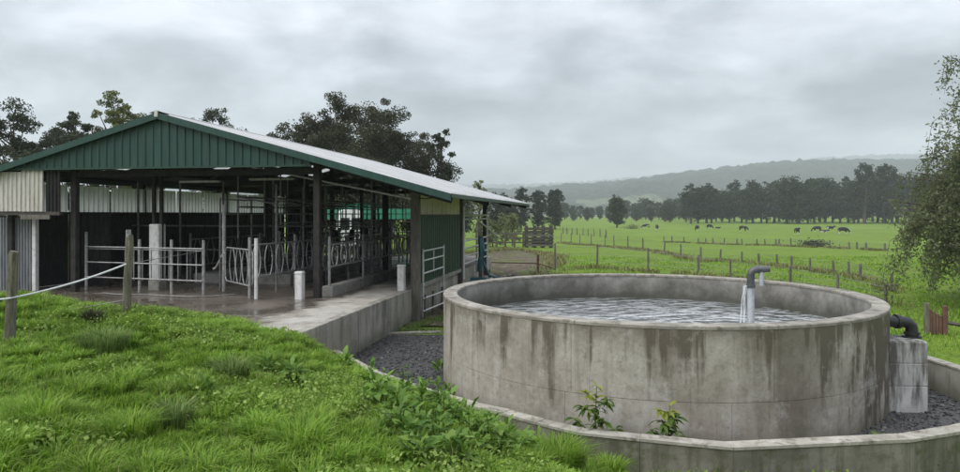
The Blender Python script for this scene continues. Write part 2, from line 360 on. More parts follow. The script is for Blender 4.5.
def dirt_mat():
    m = NT('churned_brown_dirt')
    c = m.mix(m.ramp(m.noise(1.1, 8, .75), [(.40, 0.), (.60, 1.)]), (.058,.046,.033), (.130,.106,.080))
    c = m.mix(m.ramp(m.noise(3, 6, .7), [(.52, 0.), (.7, .7)]), c, (.29,.265,.235))
    c = m.mix(m.ramp(m.noise(.5, 7, .7, m.map(m.pos, (1,.35,1), (4,4,0))), [(.48, 0.), (.60, .9)]), c, (.085,.12,.03))
    m.bsdf(c, .95, m.bump(m.noise(4, 8, .7), .8, .05), spec=.08); return m.m
M['dirt'] = dirt_mat()
def gravel_mat(name, k):
    m = NT(name); rnd = m.geo.outputs['Random Per Island']
    c = m.ramp(rnd, [(0, (.020*k,.020*k,.021*k)), (.5, (.045*k,.045*k,.047*k)), (.85, (.085*k,.083*k,.08*k)), (1, (.16*k,.155*k,.145*k))])
    c = m.mix(.6, c, m.ramp(m.vor(38, out='Color'), [(.2, .2), (.8, .8)]), 'OVERLAY')
    m.bsdf(c, .6, m.bump(m.vor(38), .7, .02)); return m.m
M['gravel'] = gravel_mat('dark_gravel', 1.0)
def water_mat():
    m = NT('choppy_tank_water')
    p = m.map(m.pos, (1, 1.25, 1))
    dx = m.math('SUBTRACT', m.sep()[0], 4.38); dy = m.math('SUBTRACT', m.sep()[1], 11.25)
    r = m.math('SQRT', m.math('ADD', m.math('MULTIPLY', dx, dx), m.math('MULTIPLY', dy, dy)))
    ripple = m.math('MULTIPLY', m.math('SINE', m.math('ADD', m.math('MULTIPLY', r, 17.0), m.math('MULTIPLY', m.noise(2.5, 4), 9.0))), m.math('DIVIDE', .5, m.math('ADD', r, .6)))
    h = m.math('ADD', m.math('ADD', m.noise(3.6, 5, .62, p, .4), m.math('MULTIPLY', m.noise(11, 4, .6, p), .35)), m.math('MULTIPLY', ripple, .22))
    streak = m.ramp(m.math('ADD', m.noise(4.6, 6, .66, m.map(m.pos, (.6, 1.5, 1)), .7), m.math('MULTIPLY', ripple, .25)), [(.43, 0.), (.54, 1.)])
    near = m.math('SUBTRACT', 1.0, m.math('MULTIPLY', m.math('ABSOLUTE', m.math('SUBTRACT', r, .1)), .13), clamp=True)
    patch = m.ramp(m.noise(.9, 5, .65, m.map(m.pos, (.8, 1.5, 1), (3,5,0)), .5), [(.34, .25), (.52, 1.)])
    col = m.mix(m.math('MULTIPLY', m.math('MULTIPLY', streak, near), patch), (.035,.040,.034), (.74,.77,.80))     # sky reflection painted as pale streaks in the colour, with foam round the inflow
    m.bsdf(col, .08, m.bump(h, .7, .07), spec=.6); return m.m
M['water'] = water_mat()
def foam_mat():
    m = NT('falling_water'); m.bsdf((.75,.79,.82), .12, m.bump(m.noise(40, 4), .6, .01), Alpha=.5); return m.m
M['foam'] = foam_mat()
def cow_mat():
    m = NT('black_and_white_hide')
    oi = m.n('ShaderNodeObjectInfo'); tcn = m.n('ShaderNodeTexCoord')
    vec = m.n('ShaderNodeVectorMath', operation='ADD'); m.put(tcn.outputs['Object'], vec.inputs[0])
    m.put(m.comb(m.math('MULTIPLY', oi.outputs['Random'], 30.0), 0.0, 0.0), vec.inputs[1])
    x, y, z = m.sep(tcn.outputs['Object'])
    f = m.math('SUBTRACT', m.noise(1.3, 2, .5, vec.outputs[0]), m.math('MULTIPLY', m.math('SUBTRACT', .62, z, clamp=True), .55))
    c = m.ramp(f, [(.335, (.62,.60,.56)), (.35, (.010,.010,.010))])
    m.bsdf(c, .7, m.bump(m.noise(30, 3), .2, .01)); return m.m
M['cow'] = cow_mat()
def hill_mat():
    m = NT('forested_hillside'); z = m.sep()[2]
    c = m.mix(m.ramp(m.noise(.012, 6, .65), [(.38, 0.), (.62, 1.)]), (.030,.038,.028), (.060,.070,.050))
    pad = m.ramp(m.math('SUBTRACT', m.noise(.0045, 4, .6, m.map(m.pos, (1,1,1), (900,0,0))), m.math('MULTIPLY', z, .0045)), [(.49, 0.), (.52, 1.)])
    c = m.mix(m.ramp(m.noise(.035, 4, .7), [(.42, 0.), (.62, .6)]), c, (.016,.024,.014))
    c = m.mix(pad, c, (.13,.15,.085))
    m.bsdf(c, .95, m.bump(m.noise(.05, 6, .7), 1.0, 12.0), spec=.1); return m.m
M['hill'] = hill_mat()
M['blade'] = leafmat('grass_blades', [(.070,.15,.014), (.15,.285,.024), (.225,.39,.038), (.18,.30,.052), (.29,.41,.07), (.27,.39,.06)], .42, .5)
M['blade_dull'] = leafmat('bluish_tussock_blades', [(.075,.135,.030), (.13,.21,.050), (.19,.275,.08), (.29,.33,.12)], .35, .5)
M['dung'] = weathered('wet_dung', (.035,.028,.018), (.06,.05,.032), 12, .45, 0, None, .5, .6, .01)
M['straw'] = leafmat('straw_grass', [(.12,.15,.04), (.20,.20,.075), (.30,.27,.13), (.13,.17,.04)], .3, .6)
M['clover'] = leafmat('low_clover_leaves', [(.12,.205,.030), (.19,.285,.055), (.26,.35,.09)], .3, .5)
M['dock'] = leafmat('broad_weed_leaves', [(.060,.135,.016), (.105,.205,.028), (.145,.25,.042), (.16,.25,.05)], .3, .38)
M['sapling'] = leafmat('sapling_leaves', [(.05,.10,.02), (.09,.155,.03), (.15,.21,.04)], .35, .45)
M['young'] = leafmat('young_yellow_leaves', [(.22,.27,.035), (.28,.31,.05)], .35, .45)
M['leaf_dark'] = leafmat('dark_grey_green_leaves', [(.036,.048,.024), (.050,.064,.033), (.064,.078,.042)], .25)
M['leaf_olive'] = leafmat('olive_brown_leaves', [(.042,.046,.021), (.058,.062,.029), (.076,.078,.038)], .25)
M['leaf_yellow'] = leafmat('yellow_green_leaves', [(.075,.095,.018), (.11,.135,.028), (.15,.165,.04)], .35)
M['leaf_far'] = leafmat('far_dark_leaves', [(.028,.040,.021), (.037,.050,.027), (.046,.060,.033)], .2)
M['leaf_willow'] = leafmat('soft_green_drooping_leaves', [(.115,.135,.065), (.15,.175,.088), (.19,.215,.115)], .5)
M['leaf_pale'] = leafmat('pale_bush_leaves', [(.10,.125,.05), (.16,.18,.08), (.22,.23,.11)], .35)

# ------------------------------------------------------------------ terrain
CT, ST = math.cos(TH), math.sin(TH)
def SH(u, v, z=0.0): return Vector((O_SH[0] + u*CT - v*ST, O_SH[1] + u*ST + v*CT, z))
def to_uv(x, y):
    dx, dy = x - O_SH[0], y - O_SH[1]
    return dx*CT + dy*ST, -dx*ST + dy*CT
KERB = [(-2.95,12.95),(-1.85,11.1),(-.95,10.05),(-.14,9.22),(.30,8.88),(.72,8.48),(1.18,8.10),(1.89,7.86),(2.88,7.56),(5.04,7.80),(5.83,8.06),(7.60,8.80)]
GRAV = np.array(KERB + [(7.95,9.6),(7.85,12.0),(6.9,15.6),(3.1,17.2),(-.6,16.6),(-2.3,16.4)])
def in_poly(x, y, P):
    x = np.asarray(x, float); y = np.asarray(y, float); ins = np.zeros(x.shape, bool); j = len(P)-1
    for i in range(len(P)):
        xi, yi = P[i]; xj, yj = P[j]
        c = ((yi > y) != (yj > y)) & (x < (xj-xi)*(y-yi)/((yj-yi) if yj != yi else 1e-9) + xi)
        ins ^= c; j = i
    return ins
CTRL = np.array([(-6.03,8.5,1.31),(-5.16,9.7,1.46),(-8,11,1.62),(-10,12,1.70),(-13,13,1.72),(-4.2,10.4,1.24),(-3.0,10.5,1.0),(-2.1,10.6,.52),
 (-8,13.3,.75),(-5,12.7,.72),(-3.6,12.1,.70),(-11,14.2,.85),(-15,15,.9),(-2.75,12.2,.28),(-1.4,10.3,.36),(-.5,9.3,.33),(.5,8.3,.14),(1.3,7.75,.0),(2.9,7.2,.0),(5.8,7.6,-.06),(8.2,8.4,-.05),
 (-3,8,1.15),(-1.5,8.2,.85),(0,7.5,.60),(-4.5,6.2,1.28),(-2.5,6,1.18),(-.8,6,.95),(.8,6.3,.48),(2.2,6,.18),(4,5.5,.05),(0,4.2,1.05),(-3,4,1.32),(-6,5,1.38),(1.6,4,.7),(3,3.5,.4),(0,0,1.3),(-4,0,1.4),(4,0,.8),(8,0,.4),(8,5,0),
 (-12,8,1.5),(-12,2,1.5),(-16,10,1.7),(-16,3,1.6)])
def tps(r2): return np.where(r2 > 1e-12, .5*r2*np.log(np.maximum(r2, 1e-12)), 0.0)
_n = len(CTRL); _d2 = ((CTRL[:,None,:2]-CTRL[None,:,:2])**2).sum(-1)
_A = np.zeros((_n+3,_n+3)); _A[:_n,:_n] = tps(_d2) + np.eye(_n)*.03; _A[:_n,_n] = 1; _A[:_n,_n+1:] = CTRL[:,:2]; _A[_n:,:_n] = _A[:_n,_n:].T
_w = np.linalg.solve(_A, np.concatenate((CTRL[:,2], np.zeros(3))))
def sstep(a, b, x): t = np.clip((x-a)/(b-a), 0, 1); return t*t*(3-2*t)
def lump(x, y):
    return .035*np.sin(2.1*x+1.3*y)*np.sin(1.7*y-.6*x+1) + .022*np.sin(4.7*x-2.1*y+2)*np.sin(3.9*y+1.2*x)
def terrain(x, y):
    x = np.atleast_1d(np.asarray(x, float)); y = np.atleast_1d(np.asarray(y, float))
    field = -1.45*sstep(35, 115, y) + 1.0*sstep(220, 420, y) + .05*np.sin(x*.23+1)*np.sin(y*.19) * sstep(14, 30, y)
    xc = np.clip(x, -16, 9); yc = np.clip(y, -3, 15)
    r2 = (xc[...,None]-CTRL[:,0])**2 + (yc[...,None]-CTRL[:,1])**2
    bank = tps(r2) @ _w[:_n] + _w[_n] + _w[_n+1]*xc + _w[_n+2]*yc
    bank = np.clip(bank, -.1, 1.8)
    wgt = (1-sstep(12.5, 15.5, y)) * (1-sstep(8.5, 12, x))
    z = field*(1-wgt) + (bank + lump(x,y)*sstep(.1,.5,bank))*wgt
    u, v = to_uv(x, y)
    slab = (u < 1.9) & (u > -13) & (v > -3.7) & (v < 18)
    z = np.where(slab, np.minimum(z, .2), z)
    return np.where(in_poly(x, y, GRAV), -.12, z)
def gz(x, y): return float(terrain(x, y)[0])
def axis(lo, hi, mid0, mid1, fine, g=1.13):
    a = list(np.arange(mid0, mid1+1e-6, fine)); s = fine; p = a[-1]
    while p < hi: s *= g; p += s; a.append(p)
    s = fine; p = a[0]
    while p > lo: s *= g; p -= s; a.insert(0, p)
    return np.array(a)
xs = axis(-4500, 4900, -14, 9, .11); ys = axis(-60, 3800, 3, 15, .11, 1.10)
gx, gy = np.meshgrid(xs, ys); nx, ny = len(xs), len(ys)
gv = np.stack((gx.ravel(), gy.ravel(), np.concatenate([terrain(gx[j], gy[j]) for j in range(ny)])), 1)
ii = (np.arange(ny-1)[:,None]*nx + np.arange(nx-1)[None,:]).ravel()
gf = np.stack((ii, ii+1, ii+nx+1, ii+nx), 1)
tag(obj('ground', np_mesh('ground', gv, gf.ravel(), np.full(len(gf), 4), M['ground'], True)), kind='structure')

def pix(x, y, d): return Vector(((x-480)/F*d, d, CAMZ - (y-HOR)/F*d))
DS = np.concatenate((np.arange(2.5,22,.02), 22*1.0008**np.arange(0,4300)))
def on_ground(x, y, z0=0.0):                 # first point where the line of sight meets the terrain
    X = (x-480)/F*DS; zr = CAMZ - (y-HOR)/F*DS; T = terrain(X, DS)
    k = int(np.argmax(zr <= T)); return Vector((X[k], DS[k], T[k]))

# gravel bed: sheet plus loose stones
gb = MB(); gb.add([(x,y,.0) for x,y in GRAV], [tuple(range(len(GRAV)))])
bed = tag(gb.build('gravel_bed', M['gravel']), kind='structure')
def stones(n, sampler, smin, smax, name, mat, zfun):
    t = (1+5**.5)/2
    ico = np.array([(-1,t,0),(1,t,0),(-1,-t,0),(1,-t,0),(0,-1,t),(0,1,t),(0,-1,-t),(0,1,-t),(t,0,-1),(t,0,1),(-t,0,-1),(-t,0,1)])/1.9
    fi = np.array([(0,11,5),(0,5,1),(0,1,7),(0,7,10),(0,10,11),(1,5,9),(5,11,4),(11,10,2),(10,7,6),(7,1,8),(3,9,4),(3,4,2),(3,2,6),(3,6,8),(3,8,9),(4,9,5),(2,4,11),(6,2,10),(8,6,7),(9,8,1)])
    P = sampler(n); n = len(P)
    s = rng.uniform(smin, smax, (n,1,1))*rng.uniform(.6,1.3,(n,1,3)); s[...,2] *= .7
    v = ico[None]*s*rng.uniform(.75,1.2,(n,12,1)); a = rng.uniform(0,6.28,n); ca, sa = np.cos(a)[:,None], np.sin(a)[:,None]
    v = np.stack((v[...,0]*ca - v[...,1]*sa, v[...,0]*sa + v[...,1]*ca, v[...,2]), -1)
    v += np.concatenate((P, zfun(P)[:,None]), 1)[:,None]
    f = (fi[None] + (np.arange(n)*12)[:,None,None]).reshape(-1,3)
    return obj(name, np_mesh(name, v.reshape(-1,3), f.ravel(), np.full(len(f),3), mat))
def gsamp(n):
    P = rng.uniform((-3.2,7.4),(8,16.8),(n,2)); d = np.hypot(P[:,0]-TC[0], P[:,1]-TC[1])
    keep = in_poly(P[:,0],P[:,1],GRAV) & (d > TR-.05) & ((P[:,0] < 1.5) | (P[:,0] > 5.2))
    return P[keep]
tag(stones(15000, gsamp, .012, .034, 'loose_gravel', M['gravel'], lambda P: np.full(len(P), .008)), 'loose dark gravel stones around the round tank', 'gravel', kind='stuff')

# dirt patch behind the shed
def sheet(name, poly, mat, dz, n=60):
    P = np.array(poly); x0,y0 = P.min(0); x1,y1 = P.max(0)
    gx, gy = np.meshgrid(np.linspace(x0,x1,n), np.linspace(y0,y1,n)); m = MB(); idx = {}
    def vid(i,j):
        if (i,j) not in idx:
            idx[(i,j)] = len(m.v); m.v.append((gx[j,i], gy[j,i], gz(gx[j,i], gy[j,i]) + dz + .03*mnoise.noise((gx[j,i]*.7, gy[j,i]*.7, 0))))
        return idx[(i,j)]
    cx = (gx[:-1,:-1]+gx[1:,1:])/2; cy = (gy[:-1,:-1]+gy[1:,1:])/2
    wob = np.array([[mnoise.noise((cx[j,i]*.6, cy[j,i]*.35, 3))*.6 for i in range(n-1)] for j in range(n-1)])
    ins = in_poly(cx+wob, cy+wob*5*sstep(25,50,cy), P)
    for j in range(n-1):
        for i in range(n-1):
            if ins[j,i]: m.f.append((vid(i,j),vid(i+1,j),vid(i+1,j+1),vid(i,j+1)))
    return m.build(name, mat, smooth=True)
tag(sheet('dirt_yard', [(-2.2,17.6),(1.0,17.9),(2.0,24),(3.3,33),(5.4,46),(5.0,56),(2.8,66),(.6,58),(-2,50),(-3,36),(-.2,31),(-1.2,22)], M['dirt'], .05, 90), kind='structure')

# hills
def hills(name, y0, y1, prof, nx=420, ny=44):
    X = np.linspace(-2600, 4200, nx); Y = np.linspace(y0, y1, ny); v = []
    for yy in Y:
        t = (yy-y0)/(y1-y0)
        for x in X:
            px = 480 + F*x/y1
            hgt = np.interp(px, prof[0], prof[1])*y1/F
            n = mnoise.fractal(Vector((x*.004, yy*.004, 1)), 1.0, 2.0, 5)*.09 + mnoise.noise((x*.03, yy*.03, 5))*.02 + mnoise.noise((x*.07, yy*.07, 5))*.02
            v.append((x, yy, -3 + (random.uniform(-.004,.004)*y1 if t > .12 else 0) + max(0, hgt*(math.sin(t*math.pi/2)**1.4 + n*math.sin(t*math.pi*.9+.2)*1.1)) + 3*(t > .02)))
    f = [(j*nx+i, j*nx+i+1, (j+1)*nx+i+1, (j+1)*nx+i) for j in range(ny-1) for i in range(nx-1)]
    m = MB(); m.v = v; m.f = f
    return tag(m.build(name, M['hill'], smooth=True), kind='structure')
hills('hill', 950, 1850, ([0,400,520,580,640,700,760,820,880,920,980,1100,1500],[18,20,24,29,36,44,50,51,53,55,56,54,46]))
hills('hill', 2400, 3650, ([0,400,520,580,640,720,790,860,920,980,1100,1500],[22,26,28,31,36,44,52,57,58,58,57,50]))

# ------------------------------------------------------------------ round water tank
def arc_block(a0, a1, r0, r1, z0, z1, n=10, ch=0.0):
    m = MB(); v = []
    prof = [(r0,z0),(r1,z0),(r1,z1-ch),(r1-ch,z1),(r0+ch,z1),(r0,z1-ch)] if ch else [(r0,z0),(r1,z0),(r1,z1),(r0,z1)]
    k = len(prof)
    for i in range(n+1):
        a = a0 + (a1-a0)*i/n
        v += [(r*math.cos(a), r*math.sin(a), z) for r,z in prof]
    f = [(i*k+j, i*k+(j+1)%k, (i+1)*k+(j+1)%k, (i+1)*k+j) for i in range(n) for j in range(k)]
    f = [tuple(reversed(q)) for q in f]
    f += [tuple(range(k)), tuple(range(n*k+k-1, n*k-1, -1))]
    m.add(v, f); m.sm = True; return m
def near_angle(px):
    best = None
    for i in range(3600):
        a = -math.pi + math.pi*i/3600
        X = TC[0]+TR*math.cos(a); Y = TC[1]+TR*math.sin(a); e = abs(480+F*X/Y - px)
        if best is None or e < best[0]: best = (e, a)
    return best[1]
tank = empty('water_tank', (*TC, 0), 0, 'large round concrete water tank with dark drip stains, brim full', 'water tank')
ja = near_angle(571); st = 2*math.pi/9; g = .0006
for k in range(9):
    arc_block(ja+k*st+g, ja+(k+1)*st-g, TR-.12, TR, .577, 1.515, 12).build('wall_panel', M['tank'], tank)
    arc_block(ja+(k+.02)*st+.0015, ja+(k+1.02)*st-.0015, TR-.25, TR+.006, 1.512, TRIM, 14, .012).build('rim_segment', M['rim'], tank)
jl = near_angle(732); st2 = 2*math.pi/11
for k in range(11):
    arc_block(jl+k*st2+g, jl+(k+1)*st2-g, TR-.12, TR+.004, -.1, .570, 10).build('wall_panel', M['tank'], tank)
arc_block(0, 2*math.pi, TR-.235, TR-.11, -.1, 1.513, 72).build('lining', M['tank_in'], tank)
arc_block(0, 2*math.pi, TR-.13, TR-.03, .5, 1.513, 72).build('joint_mortar', M['conc_plain'], tank)
wm_ = MB(); nr = 96
wm_.add([(0,0,1.0)] + [((TR-.23)*math.cos(2*math.pi*i/nr), (TR-.23)*math.sin(2*math.pi*i/nr), 1.0) for i in range(nr)], [(0, i+1, (i+1)%nr+1) for i in range(nr)])
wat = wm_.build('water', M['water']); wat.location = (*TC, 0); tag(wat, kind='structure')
# inlet pipe with elbow in the tank
ip = empty('inlet_pipe', (4.60, 11.3, .95), 0, 'grey upright water pipe with black elbow standing in the tank', 'pipe')
MB().tube([(0,0,-.9),(0,0,.9)], .060, 14).build('riser', M['pvc'], ip)
el = MB().tube([(0,0,.84),(0,0,1.02),(.012,-.005,1.07),(.05,-.012,1.10),(.13,-.02,1.11)], .062, 12).build('elbow', M['pipe_dark'], ip)
MB().tube([(.11,-.017,1.105),(.30,-.04,1.12)], .056, 12).build('spout', M['pipe_dark'], ip)
MB().tube([(.17,-.02,1.08),(.17,-.02,.84)], .042, 10).build('stub_pipe', M['pvc'], ip)
MB().tube([(0,0,.80),(0,0,.86)], .075, 14).build('collar', M['pipe_dark'], el)
ws = MB()
for k in range(7):
    x0 = -.07 - .02*random.random(); y0 = -.04 + .08*random.random(); pts = []
    sp_ = random.uniform(.05,.13)
    for i in range(7):
        t = i/6; pts.append((x0 - sp_*t + .012*math.sin(9*t+k), y0 - .03*t, .86 - .85*t*t - .02))
    ws.tube(pts, [random.uniform(.003,.008)*(1+.4*math.sin(5*i+k)) for i in range(7)], 5)
for k in range(150):
    a = random.uniform(0,6.28); r = random.uniform(0,.34)**1.0; c = Vector((-.17+r*math.cos(a), -.05+r*math.sin(a), .05+random.uniform(0,.10)*(1-r/.36)))
    ws.tube([c, c+Vector((random.uniform(-.012,.012),.004,.012))], [random.uniform(.005,.013),.003], 5)
tag(ws.build('falling_water', M['foam'], ip), kind='stuff')
# outlet pipe and pier
pr = empty('concrete_pier', (6.50, 10.30, 0), R(-4), 'short whitewashed concrete pier with dark stains beside the round tank', 'pier')
MB().bbox(-.29,.29,-.24,.36,-.1,.40,.018).build('block', M['pier'], pr)
MB().bbox(-.287,.288,-.243,.36,.408,.74,.015).build('block', M['pier'], pr)
MB().bbox(-.29,.287,-.24,.358,.748,1.07,.02).build('block', M['pier'], pr)
MB().box(-.27,.27,-.225,.34,.38,.76).build('mortar', M['conc_plain'], pr)
MB().box(-.40,-.31,-.1,.3,-.05,1.05).build('edge_post', M['timber_dark'], pr)  # dark strip at the gap between tank and pier
op = empty('outlet_pipe', (6.20, 10.42, 1.33), 0, 'thick black plastic outlet pipe bending down onto the whitewashed pier', 'pipe')
a_ = math.atan2(10.42-TC[1], 6.20-TC[0]); dirv = Vector((math.cos(a_), math.sin(a_), 0))
MB().tube([-dirv*.40, -dirv*.30, Vector((-.12,-.06,0)), Vector((0,-.05,0)), Vector((.42,0,-.015)), Vector((.50,.0,-.03)), Vector((.555,0,-.08)), Vector((.565,0,-.15)), Vector((.565,0,-.275))], .088, 14).build('pipe', M['blackpipe'], op)
fl = MB().tube([Vector((-.10,-.055,0)),Vector((-.03,-.05,0))], .15, 16).build('flange', M['blackpipe'], op)
MB().tube([Vector((.0,-.048,0)),Vector((.05,-.045,-.001))], .15, 16).build('flange', M['blackpipe'], op)
MB().tube([Vector((.30,-.008,-.01)),Vector((.36,-.004,-.012))], .112, 14).build('collar', M['blackpipe'], op)
MB().tube([Vector((.565,0,-.17)),Vector((.565,0,-.215))], .112, 14).build('collar', M['blackpipe'], op)
MB().tube([Vector((.565,0,-.235)),Vector((.565,0,-.262))], .14, 14).build('base_flange', M['blackpipe'], op)
for k in range(8):
    a = k*math.pi/4; c = Vector((-.065, -.05+.118*math.cos(a), .118*math.sin(a)))
    MB().tube([c+Vector((-.05,0,0)), c+Vector((.13,0.005,0))], .013, 5).build('bolt', M['galv'], fl)

# ------------------------------------------------------------------ low walls round the gravel
def offs(pl, d):
    out = []
    for i,p in enumerate(pl):
        a = Vector(pl[max(i-1,0)]); b = Vector(pl[min(i+1,len(pl)-1)]); t = (b-a).normalized(); nrm = Vector((-t.y, t.x))
        out.append((p[0]+nrm.x*d, p[1]+nrm.y*d))
    return out
def low_wall(name, pl, thick, z0, zt, mat, cmat, label, cat, piece='wall_segment', zlist=None):
    root = empty(name, (*pl[0], 0), 0, label, cat); ox, oy = pl[0]
    P0 = [(x-ox,y-oy) for x,y in pl]; P1 = offs(P0, thick); Pc0 = offs(P0, -.012); Pc1 = offs(P0, thick+.012)
    for i in range(len(pl)-1):
        za = zlist[i] if zlist else zt; zb = zlist[i+1] if zlist else zt
        d = Vector(P0[i+1])-Vector(P0[i]); e = .002/ max(d.length,.01)
        def L_(A, B, t): return (A[0]+(B[0]-A[0])*t, A[1]+(B[1]-A[1])*t)
        def blk(A0, A1, zl, zh0, zh1, nm, mt):
            q = [L_(A0[i],A0[i+1],e), L_(A0[i],A0[i+1],1-e), L_(A1[i],A1[i+1],1-e), L_(A1[i],A1[i+1],e)]
            zz = [zh0, zh1, zh1, zh0]; zl_ = [zl]*4 if not isinstance(zl, tuple) else [zl[0], zl[1], zl[1], zl[0]]
            c = [sum(p[0] for p in q)/4, sum(p[1] for p in q)/4]
            ins = [(p[0]+(c[0]-p[0])*.0+ (0), p[1]) for p in q]
            m = MB(); v = [(p[0],p[1],z) for p,z in zip(q,zl_)] + [(p[0],p[1],z) for p,z in zip(q,zz)]
            m.add(v, [(3,2,1,0),(4,5,6,7),(0,1,5,4),(1,2,6,5),(2,3,7,6),(3,0,4,7)])
            return m.build(nm, mt, root)
        s = blk(P0, P1, z0, za-.035, zb-.035, piece, mat)
        cp = blk(Pc0, Pc1, (za-.034, zb-.034), za+random.uniform(-.006,.006), zb+random.uniform(-.006,.006), 'coping', cmat); cp.parent = s
    return root
low_wall('kerb_wall', KERB[:9], .17, -.4, .35, M['kerb'], M['kerb_top'], 'low curved concrete kerb wall between grassy bank and round tank', 'wall')
low_wall('kerb_wall', KERB[8:], .19, -.4, .35, M['kerb'], M['kerb_top'], 'low straight concrete kerb wall in front of the whitewashed pier', 'wall', zlist=[.35,.36,.37,.39])
low_wall('boundary_wall', [(8.05,8.6),(7.92,10.0),(7.86,11.6),(7.2,14.2),(6.2,16.2)], .18, -.3, .52, M['wall'], M['kerb_top'], 'knee high concrete wall behind the whitewashed pier', 'wall')
low_wall('kerb_edging', [(-2.32,16.5),(-1.2,16.72),(0.1,16.9),(1.6,17.0)], .10, -.2, .05, M['conc_plain'], M['kerb_top'], 'thin pale concrete edging at the far side of the gravel', 'kerb')

# ------------------------------------------------------------------ concrete yard and retaining wall
YZ = .90
yard = empty('yard', (*O_SH, 0), TH); tag(yard, kind='structure')
ue = [-13,-9.4,-6.3,-3.2,-.05,1.64]; ve = [-5.3,-2.6,.25,3.4,6.6,9.8,13,17.2]
for i in range(len(ue)-1):
    for j in range(len(ve)-1):
        dz = random.uniform(-.006,.004)
        MB().bbox(ue[i]+.006, ue[i+1]-.006, ve[j]+.006, ve[j+1]-.006, .3, YZ+dz, .008).build('slab', M['yard'], yard)
MB().box(-12.9,1.6,-5.2,17.1,-.2,YZ-.012).build('slab_bed', M['dirt'], yard)
rw = empty('retaining_wall', SH(1.75,-4.8,0), TH, 'long streaked concrete retaining wall along the edge of the yard', 'wall')
vv = [0,1.55,3.25,5.3,7.35]
for a,b in zip(vv[:-1], vv[1:]):
    MB().bbox(-.10,.10,a+.008,b-.008,-.2,YZ+.012+random.uniform(-.004,.004),.012).build('wall_panel', M['wall'], rw)
for b in vv[1:-1]:
    MB().box(-.085,.112,b-.022,b+.022,-.2,YZ-.01).build('joint_strip', M['conc_plain'], rw)
ew = empty('edge_wall', SH(1.75,2.8,0), TH, 'low rough concrete edge under the dark green wall sheets', 'wall')
for a in range(4):
    MB().bbox(-.12,.12,a*2.85+.01,(a+1)*2.85-.01,-.2,YZ+.01,.015).build('wall_panel', M['wall'], ew)

# ------------------------------------------------------------------ milking shed
RIDU, RIDZ, SLOPE = -4.1, 5.59, .2753
EU, LU = 3.57, -9.5
V0, V1 = 0.0, 16.5
def rz(u): return RIDZ - SLOPE*abs(u-RIDU)
shed = empty('milking_shed', (*O_SH, 0), TH, 'long open milking shed with dark green gable and pale steel roof', 'shed')
def ribbed(m, P, Q, up_a, up_b, nrm, n, depth, ribw=.25):
    """sheet from edge P..Q; up_a/up_b: functions giving the other edge; n ribs along P->Q"""
    P = Vector(P); Q = Vector(Q); nrm = Vector(nrm); cols = []
    for i in range(n):
        for t, h in ((0,0),(1-ribw*1.6,0),(1-ribw*1.25,1),(1-ribw*.35,1)):
            cols.append(((i+t)/n, h))
    cols.append((1.0, 0)); base = len(m.v)
    for t,h in cols:
        b = P.lerp(Q,t) + nrm*depth*h; top = up_a(t) + nrm*depth*h
        m.v += [tuple(b), tuple(top)]
    for i in range(len(cols)-1): m.f.append((base+2*i, base+2*i+2, base+2*i+3, base+2*i+1))
    return m
# gable boards
ub = np.linspace(-9.05, .02, 41)
for a,b in zip(ub[:-1], ub[1:]):
    m = MB(); zt = lambda t, a=a, b=b: Vector((a+(b-a)*t, .02, rz(a+(b-a)*t)-.06))
    ribbed(m, (a,.02,4.2), (b,.02,4.2), zt, None, (0,-1,0), 1, .028, .22)
    m.add([(a,.035,4.2),(b,.035,4.2),(b,.035,rz(b)-.06),(a,.035,rz(a)-.06)], [(3,2,1,0)])
    m.build('gable_board', M['green'], shed)
MB().beam((-9.05,-.01,4.19),(.04,-.01,4.19),.03,.05).build('gable_trim', M['green_dark'], shed)
# roof sheets
nv = 20; dv = (V1-V0+.25)/nv
sky_idx = {1:(.45,.75), 3:(.16,.42), 4:(.55,.85), 6:(.2,.5), 9:(.25,.6), 11:(.1,.3), 12:(.3,.6), 15:(.2,.6), 17:(.2,.5)}
for side in (1,-1):
    for k in range(nv):
        a = V0-.12 + k*dv; b = a + dv
        u0, u1 = RIDU, (EU if side > 0 else LU)
        def piece(t0, t1, mat, nm, lift=0.0):
            ua = u0+(u1-u0)*t0; ubb = u0+(u1-u0)*t1; m = MB()
            nrm = Vector((SLOPE*side,0,1)).normalized()
            P = Vector((ua,a+.003,rz(ua)+lift)); Q = Vector((ua,b-.003,rz(ua)+lift))
            ribbed(m, P, Q, lambda t: Vector((ubb, a+.003+(b-a-.006)*t, rz(ubb)+lift)), None, nrm, 4, .03, .2)
            sh_ = m.build(nm, mat, shed)
            if nm == 'roof_sheet':
                q = MB(); q.add([(ua,a,rz(ua)-.012),(ua,b,rz(ua)-.012),(ubb,b,rz(ubb)-.012),(ubb,a,rz(ubb)-.012)], [(0,1,2,3)]); q.build('roof_underside', M['darksheet'], sh_)  # dark sheet added under the roof to deepen the interior shade
        if side < 0 and k in sky_idx:
            t0,t1 = sky_idx[k]
            piece(0, t0, M['roof'], 'roof_sheet'); piece(t0, t1, M['fibre'], 'skylight'); piece(t1, 1, M['roof'], 'roof_sheet')
        else: piece(0, 1, M['roof'], 'roof_sheet')
MB().add([(RIDU-.22,V0-.15,RIDZ-.02),(RIDU,V0-.15,RIDZ+.045),(RIDU+.22,V0-.15,RIDZ-.02),(RIDU-.22,V1+.15,RIDZ-.02),(RIDU,V1+.15,RIDZ+.045),(RIDU+.22,V1+.15,RIDZ-.02)], [(0,1,4,3),(1,2,5,4)]).build('ridge_cap', M['roof'], shed)
MB().box(RIDU-.045,RIDU+.045,V0-.17,V0-.13,RIDZ-.12,RIDZ+.03).build('finial', M['whitepaint'], shed)
